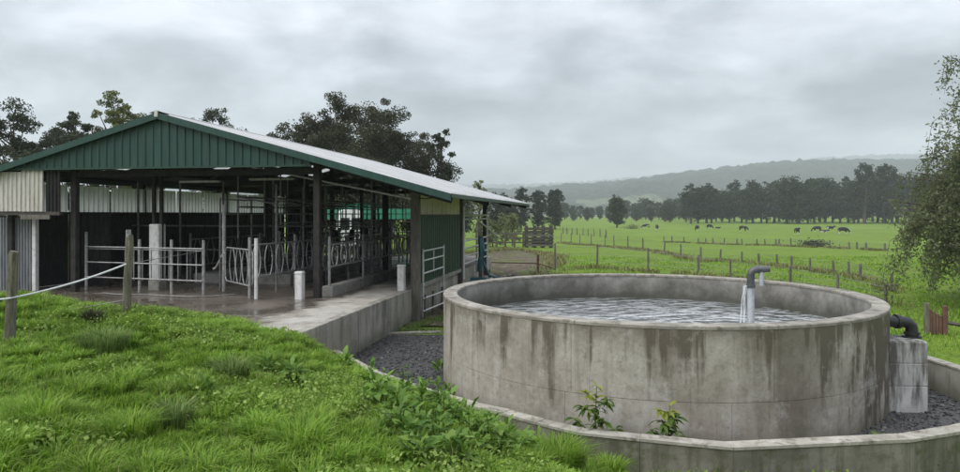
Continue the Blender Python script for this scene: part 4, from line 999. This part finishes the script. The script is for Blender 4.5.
# ------------------------------------------------------------------ foliage builders
def leaf_quads(C, size, rg_, aspect=.5, droop=0.0, up=0.0):
    n = len(C); a = rg_.normal(size=(n,3)); a[:,2] = a[:,2]*(1-up) - droop; a /= np.linalg.norm(a,axis=1)[:,None]
    b = rg_.normal(size=(n,3)); b -= (b*a).sum(1)[:,None]*a; b /= np.linalg.norm(b,axis=1)[:,None]
    s = size*rg_.uniform(.55,1.35,(n,1)); a = a*s*.5; b = b*s*.5*aspect*1.3
    v = np.stack((C-a, C+b*.9, C+a, C-b*.9), 1).reshape(-1,3)
    f = np.arange(n*4)
    return v, f, np.full(n,4)
def make_tree(H, W, style, nleaf, ls, seed, leafm, trunk_r=None, lean=0.0):
    r = random.Random(seed); g_ = np.random.default_rng(seed); tr = MB(); nleaf = int(nleaf*1.8); ls = ls*.72
    trunk_r = trunk_r or H*.022
    tp = []; x = y = 0
    for i in range(8):
        t = i/7; tp.append(Vector((x,y,-.3+(H*.9+.3)*t))); x += r.uniform(-.03,.03)*H*.4 + lean*H*.12; y += r.uniform(-.03,.03)*H*.4
    tr.tube(tp, [trunk_r*(1.25-1.12*i/7) for i in range(8)], 7)
    def at(t):
        k = max(0,min(6.999,t*7)); i = int(k); return tp[i].lerp(tp[i+1], k-i)
    clumps = []
    if style == 'gum':
        for i in range(34):
            t = .18+.80*(i+.5)/34 + r.uniform(-.04,.04); az = i*2.4 + r.uniform(-.6,.6)
            env = math.sin(min(1,max(0,(t-.1)/.9))*math.pi*.88+.15)**.6
            reach = W*.5*env*r.uniform(.25,1.0); c = at(min(.99,t)) + Vector((math.cos(az)*reach, math.sin(az)*reach, r.uniform(-.03,.07)*H))
            clumps.append((c, W*r.uniform(.07,.16), at(max(.12,t-.16))))
    elif style == 'round':
        for i in range(30):
            t = .16+.80*(i+.5)/30; az = i*2.4 + r.uniform(-.5,.5)
            env = math.sin(min(1,(t-.08)/.92)*math.pi*.92)**.55
            reach = W*.5*env*r.uniform(.25,.82); c = at(min(.99,t)) + Vector((math.cos(az)*reach, math.sin(az)*reach, 0))
            clumps.append((c, W*r.uniform(.13,.21), at(max(.1,t-.12))))
    elif style == 'pine':
        for i in range(24):
            t = .40+.60*(i+.5)/24; az = i*2.4 + r.uniform(-.5,.5); reach = W*.5*(1.05-t)**.5*1.2*r.uniform(.4,.95)
            c = at(min(.99,t)) + Vector((math.cos(az)*reach, math.sin(az)*reach, .02*H))
            clumps.append((c, W*r.uniform(.10,.17), at(max(.2,t-.05))))
    elif style == 'slim':
        for i in range(22):
            t = .22+.78*(i+.5)/22; az = i*2.4 + r.uniform(-.6,.6); reach = W*.5*math.sin(min(1,(t-.05)/.95)*math.pi*.9)**.7*r.uniform(.3,.95)
            c = at(min(.99,t)) + Vector((math.cos(az)*reach, math.sin(az)*reach, .03*H))
            clumps.append((c, W*r.uniform(.09,.17), at(max(.12,t-.12))))
    P = []; wsum = sum(q[1]**2 for q in clumps)
    for c,cr_,a in clumps:
        mid = (a+c)/2 + Vector((0,0,-.03*H*.5)); tr.tube([a,mid,c], [trunk_r*.32, trunk_r*.22, trunk_r*.08], 5)
        k = max(8, int(nleaf*cr_**2/wsum)); nsub = 9
        sub = g_.normal(size=(nsub,3)); sub /= np.linalg.norm(sub,axis=1)[:,None]; sub *= g_.uniform(.3,1.35,(nsub,1))
        for q in range(nsub):
            d = g_.normal(size=(k//nsub+1,3)); d *= (np.minimum(np.linalg.norm(d,axis=1), 1.9)/np.linalg.norm(d,axis=1))[:,None]*g_.uniform(.35,.85)
            p = np.array(c) + cr_*(sub[q]*np.array((1,1,.75)) + d*.5*np.array((1,1,.7))); P.append(p)
    P = np.concatenate(P)
    v,f,s = leaf_quads(P, ls, g_, .6)
    return tr.mesh('trunk', M['bark']), np_mesh('crown', v, f, s, M[leafm])
def plant_tree(name, base, meshes, label, group=None, rzv=0.0, sc=1.0, cat='tree'):
    t = empty(name, base, rzv, label, cat, group); t.scale = sc if isinstance(sc, tuple) else (sc,)*3
    obj('trunk', meshes[0], t); obj('crown', meshes[1], t); return t
def tree_px(name, px, ytop, d, wpx, style, nleaf, ls, seed, leafm, label, group=None, zb=None, lean=0):
    X = (px-480)/F*d; zb = gz(X,d) if zb is None else zb; zt = CAMZ - (ytop-HOR)/F*d
    return plant_tree(name, (X,d,zb), make_tree(zt-zb, wpx*d/F, style, nleaf, ls, seed, leafm, lean=lean), label, group)
tree_px('gum_tree', 14, 104, 52, 91, 'gum', 15300, 0.23, 11, 'leaf_dark', 'dark pine like tree left of the shed roof')
tree_px('gum_tree', 75, 101, 56, 51, 'gum', 10200, 0.23, 12, 'leaf_dark', 'grey green open tree behind the left roof slope')
tree_px('gum_tree', 97, 112, 62, 60, 'round', 5000, .30, 27, 'leaf_olive', 'low olive tree between the grey green and the yellow green tree')
tree_px('gum_tree', 122, 88, 58, 60, 'gum', 11050, 0.23, 13, 'leaf_yellow', 'yellow green tree peeping above the left roof slope')
tree_px('gum_tree', 148, 98, 66, 40, 'round', 4500, .30, 14, 'leaf_yellow', 'olive tree right behind the shed gable peak')
tree_px('gum_tree', 216, 100, 60, 62, 'gum', 10200, 0.22, 15, 'leaf_dark', 'small dark tree behind the ridge of the shed')
tree_px('broad_tree', 312, 112, 58, 103, 'gum', 23800, 0.23, 16, 'leaf_olive', 'broad dark tree behind the shed roof, left of the tallest one')
tree_px('broad_tree', 366, 97, 56, 125, 'gum', 37400, 0.22, 17, 'leaf_olive', 'tallest broad dark tree behind the shed roof')
tree_px('broad_tree', 410, 124, 60, 87, 'gum', 20400, 0.22, 18, 'leaf_olive', 'lower dark tree between the tallest tree and the slim one')
tree_px('broad_tree', 340, 125, 64, 120, 'round', 14000, .32, 26, 'leaf_olive', 'dense dark tree filling in behind the tallest tree')
tree_px('slim_tree', 443, 121, 58, 36, 'slim', 4200, .24, 19, 'leaf_dark', 'slim open tree rising at the right of the dark grove')
tree_px('bush', 478, 176, 70, 22, 'slim', 1500, .22, 20, 'leaf_pale', 'pale thin bush above the end of the shed roof')
for k,(px,yt,wp,dd) in enumerate(((497,189,24,150),(462,186,30,120),(508,194,20,165))):
    tree_px('paddock_tree', px, yt, dd, wp, 'round', 3200, .5, 30+k, 'leaf_far', ['dark tree right of the pale bush beyond the shed','dark tree left of the pale bush beyond the shed','small dark tree beside the three upright trees'][k])
tree_px('upright_tree', 521, 185, 190, 19, 'round', 2200*2, .5, 41, 'leaf_far', 'first of three upright dark trees, next to the shed')
tree_px('upright_tree', 538, 187, 196, 18, 'round', 2200*2, .5, 42, 'leaf_far', 'middle one of three upright dark trees')
tree_px('upright_tree', 555, 185, 190, 21, 'round', 2400*2, .5, 43, 'leaf_far', 'third and fullest of three upright dark trees')
tree_px('paddock_tree', 617, 194, 215, 22, 'round', 2600*2, .5, 44, 'leaf_dark', 'lone rounded dark tree standing in the pasture')
tree_px('shrub', 493, 218, 74, 40, 'slim', 1400, .3, 45, 'leaf_pale', 'pale scrub behind the timber rail fence')
# small pale bushes behind dirt yard
tree_px('shrub', 512, 212, 80, 26, 'slim', 900, .3, 46, 'leaf_pale', 'pale leafy shrub behind the slatted cattle crush')
# far rows from shared meshes
PROTO = [make_tree(15, 9, 'round', 2200, .8, 60, 'leaf_far'), make_tree(16, 7.5, 'round', 2000, .8, 61, 'leaf_far'), make_tree(14, 9.5, 'gum', 2000, .8, 62, 'leaf_far'),
         make_tree(17, 8, 'gum', 2000, .8, 63, 'leaf_far'), make_tree(22, 9, 'pine', 2200, .8, 64, 'leaf_far'), make_tree(13, 10, 'round', 2200, .8, 65, 'leaf_dark')]
def far_tree(px, ytop, d, k, label, group):
    X = (px-480)/F*d; zb = gz(X,d); H = [15,16,14,17,22,13][k]; zt = CAMZ - (ytop-HOR)/F*d; s = 1.13*(zt-zb)/H
    plant_tree('far_tree', (X,d,zb), PROTO[k], label, group, random.uniform(0,6.28), (s*random.uniform(.9,1.25), s*random.uniform(.9,1.25), s))
px = 686
while px < 985:
    far_tree(px, np.interp(px,[686,700,730,790,850,900,980],[196,186,187,185,184,179,175]) + random.uniform(-5,7), random.uniform(285,335), random.choice([0,1,2,3,0,5]), 'dark tree in the long row across the far edge of the pasture', 'long far tree row')
    px += random.uniform(4.2,8.5)
far_tree(864, 167, 285, 4, 'tall pine standing above the far tree row, left of its twin', None); far_tree(884, 168, 290, 4, 'tall pine standing above the far tree row, right of its twin', None)
far_tree(797, 183, 282, 2, 'pale trunked tree standing forward of the far row', None)
px = 558
while px < 700:
    far_tree(px, np.interp(px,[558,620,690],[206,204,199]) + random.uniform(-3,3), random.uniform(390,430), random.choice([0,1,2,5]), 'hazy tree in the low distant row left of the long row', 'low distant tree row')
    px += random.uniform(4.5,9)
for px,yt,dd in ((574,211,350),(587,209,345),(636,209,340),(651,208,330),(664,207,335),(670,203,320)):
    far_tree(px, yt, dd, random.choice([0,5,1]), 'small hazy tree scattered before the low distant row', 'scattered far trees')
def heap(name, px, yb, w, h, label, leafm, cat):
    p = on_ground(px, yb, -1.4); C = rng.normal(size=(700,3))*np.array((w*.3,w*.2,h*.3)) + np.array((0,0,h*.35)); C[:,2] = np.abs(C[:,2])
    v,f,s = leaf_quads(C, .3, rng, .35); o = obj(name, np_mesh(name, v, f, s, M[leafm]), None, p); o['kind'] = 'stuff'; return tag(o, label, cat)
heap('brush_heap', 814, 247, 2.6, .8, 'low dark heap of brush in the pasture', 'leaf_dark', 'brush')
heap('scrub_patch', 632, 229, 3.4, 1.6, 'pale scrubby bush in the far pasture', 'leaf_pale', 'shrub')

# drooping tree at the right
def willow():
    base = Vector((17.85,21.2,gz(17.85,21.2)))
    t = empty('willow_tree', base, 0, 'drooping green tree hanging over the pasture by the board gate', 'tree')
    r = random.Random(5); g_ = np.random.default_rng(5); tr = MB()
    tr.tube([(0,0,-.3),(.1,0,1.5),(-.1,.1,3),(.1,.0,5),(.3,.1,7.5)], [.38,.32,.26,.18,.08], 9)
    P = []
    for i in range(170):
        az = r.uniform(0,6.28); h0 = 1.7+4.2*r.random(); reach = (4.3 if h0 < 3.0 else 4.3-(h0-3.0)*.72)*r.uniform(.45,1.06)
        if i % 32 == 0: az = 3.14+r.uniform(-.5,.5); h0 = r.uniform(5.9,7.3); reach = r.uniform(2.4,3.0)
        a = Vector((0,0,h0*.75)); tip = Vector((math.cos(az)*reach, math.sin(az)*reach, h0 + r.uniform(-.2,.9)))
        pts = [a, a.lerp(tip,.5)+Vector((0,0,.45)), tip]; tr.tube(pts, [.05,.03,.014], 5)
        L_ = r.uniform(1.0,2.6)
        for s in range(5):
            st_ = pts[1].lerp(tip, r.uniform(.2,1.0)); out = Vector((math.cos(az+r.uniform(-.7,.7)), math.sin(az+r.uniform(-.7,.7)), 0))
            ll = L_*r.uniform(.5,1.1); ll = min(ll, st_.z+.0)
            sp_ = [st_, st_ + out*.3*ll + Vector((0,0,-.25*ll)), st_ + out*.42*ll + Vector((0,0,-ll))]
            tr.tube(sp_, [.012,.008,.004], 3, False)
            n = int(82*ll); tt = g_.uniform(0,1,n)[:,None]; A0,A1,A2 = (np.array(q) for q in sp_)
            p = (1-tt)**2*A0 + 2*tt*(1-tt)*A1 + tt**2*A2 + g_.normal(size=(n,3))*.13; P.append(p)
    tr.build('trunk', M['bark'], t)
    P = np.concatenate(P); P = P[P[:,2] > .25]
    v,f,s = leaf_quads(P, .125, g_, .36, .6); obj('crown', np_mesh('crown', v, f, s, M['leaf_willow']), t)
willow()

# ------------------------------------------------------------------ grass
def blades(P, H, Wd, lean, az, name, mat):
    n = len(P); d = np.stack((np.cos(az), np.sin(az)), 1); s = np.stack((-d[:,1], d[:,0]), 1)
    b = P; w_ = Wd[:,None]/2
    m1 = b[:,:2] + d*(lean*.28*H)[:,None]; z1 = b[:,2] + H*.58; tp = b[:,:2] + d*(lean*H)[:,None]; z2 = b[:,2] + H*(1-.35*lean)
    v = np.empty((n,5,3))
    v[:,0,:2] = b[:,:2]-s*w_; v[:,1,:2] = b[:,:2]+s*w_; v[:,0,2] = v[:,1,2] = b[:,2]-.02
    v[:,2,:2] = m1+s*w_*.85; v[:,3,:2] = m1-s*w_*.85; v[:,2,2] = v[:,3,2] = z1
    v[:,4,:2] = tp; v[:,4,2] = z2
    k = np.arange(n)[:,None]*5
    f = np.concatenate((k+np.array([[0,1,2,3]]), k+np.array([[3,2,4]])), 1).ravel()
    return np_mesh(name, v.reshape(-1,3), f, np.tile([4,3], n), mat)
def nz2(x, y, s, o): return np.sin(x*s+o)*np.sin(y*s*1.13+o*2.1) + .6*np.sin(x*s*2.3-y*s*1.1+o*3) + .5*np.sin(y*s*2.9+x*s*.7+o)
def bank_points(n, x0, x1, y0, y1, power=1.0):
    y = y0 + (y1-y0)*rng.uniform(0,1,n)**power; x = rng.uniform(x0, x1, n)
    k = (np.abs(x) < y*.95+1.8); x, y = x[k], y[k]; z = terrain(x, y); u, v = to_uv(x, y)
    k = (z > -.1) & ~((u < 1.9) & (v > -5.2) & (z < .915)) & ~((u < 1.9) & (v > -3.8)) & ~((x > 1.2) & (z < -.02) & (y > 7.6))
    kp = np.array(KERB); dk = np.full(len(x), 9.0)
    for a,b in zip(kp[:-1], kp[1:]):
        ab = b-a; t = np.clip(((x-a[0])*ab[0]+(y-a[1])*ab[1])/(ab@ab),0,1); dk = np.minimum(dk, np.hypot(x-a[0]-t*ab[0], y-a[1]-t*ab[1]))
    k &= dk > .06
    return np.stack((x[k], y[k], z[k]), 1)
P = bank_points(760000, -13.5, 4.2, 3.6, 13.6, 1.0)
cl = nz2(P[:,0],P[:,1],2.4,1.0) + .5*nz2(P[:,0],P[:,1],6.1,2.0); n = len(P)
keep = rng.uniform(0,1,n) < np.clip(.55+.22*cl, .16, 1); P = P[keep]; cl = cl[keep]; n = len(P)
if n > 200000: P = P[:200000]; cl = cl[:200000]; n = 200000
H = np.clip(.085 + .04*cl, .035, .24)*rng.uniform(.6,1.35,n)
az = nz2(P[:,0],P[:,1],1.3,4.0)*1.6 + rng.normal(0,1.0,n)
Wd = rng.uniform(.004,.0095,n)*(1+.05*P[:,1]); ln = rng.uniform(.15,.95,n)
C = bank_points(10500, -13.5, 4.2, 3.6, 13.6); C = C[rng.uniform(0,1,len(C)) < .22 + .25*(nz2(C[:,0],C[:,1],.9,5.0) > .2)][:2300]
kd = np.full(len(C), 9.0)
for a,b in zip(np.array(KERB)[:-1], np.array(KERB)[1:]):
    ab = b-a; t = np.clip(((C[:,:2]-a)@ab)/(ab@ab),0,1); kd = np.minimum(kd, np.hypot(*(C[:,:2]-a-t[:,None]*ab).T))
cs = rng.uniform(.3,1.0,len(C))**1.7*np.clip(.25+kd*.9,0,1); nb = (60+130*cs).astype(int); ci = np.repeat(np.arange(len(C)), nb); nn = len(ci)
ca = rng.uniform(0,6.28,nn); cr2 = (.03+.10*cs[ci])*np.sqrt(rng.uniform(0,1,nn)); cx_ = C[ci,0]+cr2*np.cos(ca); cy_ = C[ci,1]+cr2*np.sin(ca)
P = np.concatenate((P, np.stack((cx_, cy_, C[ci,2]), 1))); H = np.concatenate((H, (.055+.15*cs[ci])*rng.uniform(.5,1.15,nn)))
wind = nz2(C[:,0],C[:,1],.8,2.0)[ci]; az = np.concatenate((az, ca + rng.normal(0,.45,nn) + .25*wind)); ln = np.concatenate((ln, np.clip(rng.normal(.65,.28,nn),.05,1.25))); Wd = np.concatenate((Wd, rng.uniform(.006,.012,nn)*(1+.04*C[ci,1])))
tag(obj('grass', blades(P, H, Wd, ln, az, 'grass', M['blade'])), 'lush green grass covering the bank', 'grass', kind='stuff')
P = bank_points(160000, -12, 4.2, 3.6, 13.4); cl = nz2(P[:,0],P[:,1],1.1,7.0); P = P[cl > .25][:60000]; n = len(P)
P = P + np.stack((np.zeros(n),np.zeros(n),rng.uniform(.02,.17,n)),1)
v,f,s = leaf_quads(P, .032, rng, .9, 0, .55)
tag(obj('clover', np_mesh('clover', v, f, s, M['clover'])), 'low clover and small weeds among the bank grass', 'clover', kind='stuff')
# pasture grass beyond the tank
n = 180000; yy = 11.5 + 75*rng.uniform(0,1,n)**1.7; xx = rng.uniform(-.05,1,n)*yy*.86 
zz = terrain(xx, yy); d = np.hypot(xx-TC[0], yy-TC[1]); u, v_ = to_uv(xx,yy)
dirtP = np.array([(-2.2,17.6),(1.3,17.9),(3.1,26),(4.3,36),(6.4,58),(-2,60)])
k = (zz > -.11) & (d > 4.7) & ~((u < 2.6) & (v_ < 18)) & ~in_poly(xx,yy,dirtP) & ~in_poly(xx,yy,GRAV)
cl = nz2(xx,yy,1.1,3.0); k &= rng.uniform(0,1,n) < np.clip(.6+.3*cl,.1,1)
P = np.stack((xx,yy,zz),1)[k]; cl = cl[k]; n = len(P)
tag(obj('pasture_grass', blades(P, np.clip(.075+.03*cl,.03,.2)*rng.uniform(.6,1.4,n), .012+.0007*P[:,1], rng.uniform(.2,.9,n), rng.uniform(0,6.28,n), 'pasture_grass', M['blade'])), 'short pasture grass beyond the round tank', 'grass', kind='stuff')
# rough unmown grass along the paddock fences
RP = []
for fr_ in [o for o in COL.objects if o.name.startswith('paddock_fence')][:3]:
    ps = [fr_.location + c.location for c in fr_.children if c.name.startswith('post')]
    for a,b in zip(ps[:-1], ps[1:]):
        k_ = int(min(2600, 130*(b-a).length)); t = rng.uniform(0,1,(k_,1)); q = np.array(a)+(np.array(b)-np.array(a))*t; q[:,:2] += rng.normal(0,.32,(k_,2)); RP.append(q)
de = [(2.0,24),(3.3,33),(5.4,46),(5.0,56),(2.8,66),(.6,58),(-1,53)]
for a,b in zip(de[:-1], de[1:]):
    t = rng.uniform(0,1,(1500,1)); q = np.array((*a,0.))+(np.array((*b,0.))-np.array((*a,0.)))*t; q[:,:2] += rng.normal(0,.45,(1500,2)); RP.append(q)
RP = np.concatenate(RP); RP = RP[(nz2(RP[:,0],RP[:,1],.9,2.0) > -.5)]; RP[:,2] = terrain(RP[:,0], RP[:,1]); n = len(RP)
tag(obj('rough_grass', blades(RP, rng.uniform(.10,.34,n), .010+.0008*RP[:,1], rng.uniform(.2,.9,n), rng.uniform(0,6.28,n), 'rough_grass', M['straw'])), 'rough dull grass left standing along the paddock fences', 'grass', kind='stuff')
# dead stalks among the bank grass
P = bank_points(9000, -12, 4.2, 3.8, 13.2); P = P[nz2(P[:,0],P[:,1],1.7,6.0) > .1][:1700]; n = len(P)
tag(obj('dead_stalks', blades(P, rng.uniform(.16,.36,n), rng.uniform(.003,.006,n), rng.uniform(.1,.7,n), rng.uniform(0,6.28,n), 'dead_stalks', M['straw'])), 'dry stalks and seed heads scattered through the bank grass', 'grass', kind='stuff')
# grass strip between shed and tank
n = 9000; xx = rng.uniform(-2.3,.2,n); yy = rng.uniform(16.7,19.5,n); u,v_ = to_uv(xx,yy); k = (u > 1.95) & (nz2(xx,yy,2.5,1) > -.2)
P = np.stack((xx,yy,terrain(xx,yy)),1)[k]; n = len(P)
tag(obj('weedy_grass', blades(P, rng.uniform(.04,.16,n), rng.uniform(.012,.02,n), rng.uniform(.2,.9,n), rng.uniform(0,6.28,n), 'weedy_grass', M['blade_dull'])), 'weedy grass between the retaining wall end and the tank', 'grass', kind='stuff')
# tussocks
def tussock(px, py, rad, h, nb, mat, label, z=None):
    b = on_ground(px, py); n = nb; a = rng.uniform(0,6.28,n); rr = rad*.45*np.sqrt(rng.uniform(0,1,n))
    P = np.stack((rr*np.cos(a), rr*np.sin(a), np.zeros(n)),1)
    me = blades(P, h*rng.uniform(.55,1.15,n), rng.uniform(.007,.013,n), np.clip(rng.normal(.55,.25,n),.05,1.1)*(rad/h if rad < h else 1), a+rng.normal(0,.4,n), 'tussock', M[mat])
    tag(obj('grass_tussock', me, None, b), label, 'tussock', 'grass tussocks on the bank')
tussock(104,352,.55,.34,700,'blade_dull','broad bluish grass tussock below the mossy fence posts')
tussock(93,326,.24,.28,260,'leaf_olive','small dark dead tussock beside the mossy fence post')
tussock(232,383,.36,.34,480,'blade_dull','dark green drooping tussock in the middle of the bank')
tussock(192,398,.26,.26,300,'blade','bright green tussock beside the drooping dark one')
tussock(330,352,.34,.28,420,'blade_dull','tussock against the near end of the retaining wall')
tussock(560,468,.5,.34,900,'blade','lush grass clump against the low curved kerb')
tussock(610,476,.35,.24,500,'blade','smaller grass clump at the foot of the low curved kerb')
tussock(40,430,.4,.3,500,'blade','large tussock low on the left of the bank')
tussock(130,440,.4,.26,500,'blade','bright tussock below the bluish one')
tussock(175,425,.3,.24,400,'blade_dull','dull tussock among the low bank grass')
tussock(300,450,.4,.26,500,'blade','bright tussock above the clover patch')
tussock(690,474,.3,.2,350,'blade','short grass clump in front of the curved kerb near the corner')

# ------------------------------------------------------------------ broad leaved weeds and saplings
def leaf_mesh(name, mat, wid, curl, wav, n=7):
    m = MB(); rr = random.Random(name)
    for i in range(n+1):
        t = i/n; w2 = wid*math.sin(math.pi*min(1,t*.93+.06))**.75*(1-.25*t) if i < n else 0.004
        z = .16*math.sin(t*1.6) - curl*t*t; x = t*(1-.12*curl)
        for s in (-1,0,1): m.v.append((x, s*w2, z + (.22*w2 if s else 0) + (wav*math.sin(t*15+s)*w2 if s else 0)))
    for i in range(n):
        for k in (0,1): m.f.append((i*3+k, i*3+k+1, (i+1)*3+k+1, (i+1)*3+k))
    return m.mesh(name, M[mat], True)
DOCK = [leaf_mesh('dock_leaf_%d' % k, 'dock', w_, c_, wv) for k,(w_,c_,wv) in enumerate(((.22,.25,.25),(.28,.45,.3),(.18,.15,.2)))]
SAP = leaf_mesh('sapling_leaf', 'sapling', .17, .35, .1, 4); YNG = leaf_mesh('young_leaf', 'young', .2, .2, .1, 4)
def dock(px, py, n, ll, label, pitch=(-10,55), loc=None, meshes=DOCK, stemh=0.0, spread=1.0):
    b = on_ground(px, py) if loc is None else Vector(loc)
    p = empty('weed_plant', b, random.uniform(0,6.28), label, 'weed', 'broad leaved weeds')
    for k in range(n):
        o = obj('leaf', meshes[k % len(meshes)], p); a = k*2.4+random.uniform(-.5,.5); q = random.random(); pt = R(pitch[0] + (pitch[1]-pitch[0])*q**1.5 + random.uniform(-12,12))
        o.rotation_euler = (random.uniform(-.5,.5), -pt, a); s = ll*random.uniform(.55,1.2); o.scale = (s, s*random.uniform(.8,1.25), s); rr = spread*ll*random.uniform(.05,.9)*(1-.5*q)
        o.location = (rr*math.cos(a), rr*math.sin(a), (stemh or .03)*(.25+.9*q)*random.uniform(.6,1.1))
        if k % 4 == 0 and stemh: MB().tube([(.2*rr*math.cos(a),.2*rr*math.sin(a),-.05), o.location], [.007,.004], 4).build('stem', M['sapling'], p)
dl = ['biggest broad leaved dock by the curved kerb','dock with pale upright leaves above the kerb grass','dark leafy dock between the clover and the kerb','dock leaning over the curved kerb','leafy weed on the bank crest over the gravel','dense weed clump above the curved kerb',
 'low dock beside the dense weed clump','dock at the edge of the clover patch','weed with drooping leaves beside the lush grass clump','dark rosette beside the near wall end','leafy rosette under the retaining wall','broad weed on the bank below the wall tussock','ragged weed in the middle bank','small dock on the open bank grass','weed at the gravel edge of the bank','tall weed peeping over the gravel edge','weed sprouting by the kerb bend']
dp = [(452,466,18,.30),(478,458,14,.27),(424,440,14,.24),(508,446,13,.24),(404,402,14,.22),(440,415,18,.24),(422,420,14,.22),(392,430,12,.19),(470,440,14,.24),(292,384,16,.25),(345,372,16,.26),(268,378,14,.24),(206,402,12,.22),(380,445,10,.18),(388,388,11,.2),(405,384,10,.18),(530,438,9,.2)]
for (px,py,n,ll),lab in zip(dp,dl): dock(px, py, int(n*2.6), ll*.56, lab, (-10,55), None, DOCK, .30 if 'tall' in lab or 'clump' in lab or 'peeping' in lab else .20)
for (px,py) in ((398,412),(412,428),(436,430),(448,424),(462,430),(486,440),(494,452),(466,470),(438,455),(410,450),(520,458),(428,408),(450,405),(380,400),(368,392),(500,465),(362,408),(540,450),(420,466),(395,440)):
    dock(px+random.uniform(-4,4), py+random.uniform(-3,3), random.randint(26,44), random.uniform(.09,.16), 'leafy dock among the dense weeds along the curved kerb', (-15,55), None, DOCK, random.uniform(.15,.32), 1.15)
def sapling(px, d, zb, h, label, seed, n=34):
    r = random.Random(seed); b = Vector(((px-480)/F*d, d, zb)); p = empty('sapling', b, 0, label, 'sapling', 'saplings by the tank wall')
    br = [(Vector((0,0,0)), Vector((.02,0,h)))]
    for k in range(7):
        z = h*(.12+.11*k); a = k*2.5; L_ = h*.42*(1-.09*k); br.append((Vector((.02*z/h,0,z)), Vector((math.cos(a)*L_, math.sin(a)*L_*.6, z+L_*.6))))
    for i,(a,c) in enumerate(br): MB().tube([a,(a+c)/2+Vector((0,0,.01)),c], [.011,.008,.004] if i == 0 else [.006,.005,.003], 5).build('stem' if i == 0 else 'twig', M['sapling'], p)
    for i in range(n*4):
        a,c = br[i % len(br)]; t = r.uniform(.3,1.02); q = a.lerp(c,t); top = q.z > h*.80
        o = obj('leaf', YNG if top else SAP, p); o.location = q; o.rotation_euler = (r.uniform(-.4,.4), R(r.uniform(-25,40)), r.uniform(0,6.28)); s = r.uniform(.11,.19)*(.75 if top else 1); o.scale = (s,)*3
sapling(595, 8.35, .02, .82, 'leafy sapling with yellow tips against the tank wall', 1)
sapling(668, 8.22, .02, .62, 'shorter bushy sapling against the tank wall, right of the taller one', 2, 28)
dock(0,0,10,.16,'pale rosette weed on the gravel inside the kerb corner',(10,50),((884-480)/F*8.65,8.65,.02),[SAP,YNG])
dock(0,0,8,.12,'small seedling weed on the gravel between the two saplings',(10,60),((645-480)/F*8.2,8.2,.0),[YNG,SAP])
dock(758,470,9,.13,'small weed sprouting below the straight kerb wall',(20,70),None,[SAP,YNG])
dock(0,0,12,.2,'weed growing on the gravel against the tank wall by the bank',(20,70),(-.75,12.4,.02),[SAP,DOCK[2]],.15)

# ------------------------------------------------------------------ haze
hz = MB().box(-4600,5000,-70,3900,-6,335).build('haze', None); tag(hz, 'thin grey rain haze over the valley', 'haze', kind='stuff')
hm = bpy.data.materials.new('rain_haze'); hm.use_nodes = True; hm.node_tree.nodes.clear()
ho = hm.node_tree.nodes.new('ShaderNodeOutputMaterial'); hv = hm.node_tree.nodes.new('ShaderNodeVolumePrincipled')
hv.inputs['Color'].default_value = (.88,.93,1.0,1); hv.inputs['Density'].default_value = .00032; hv.inputs['Anisotropy'].default_value = 0.0
hm.node_tree.links.new(hv.outputs[0], ho.inputs['Volume']); hz.data.materials.append(hm)
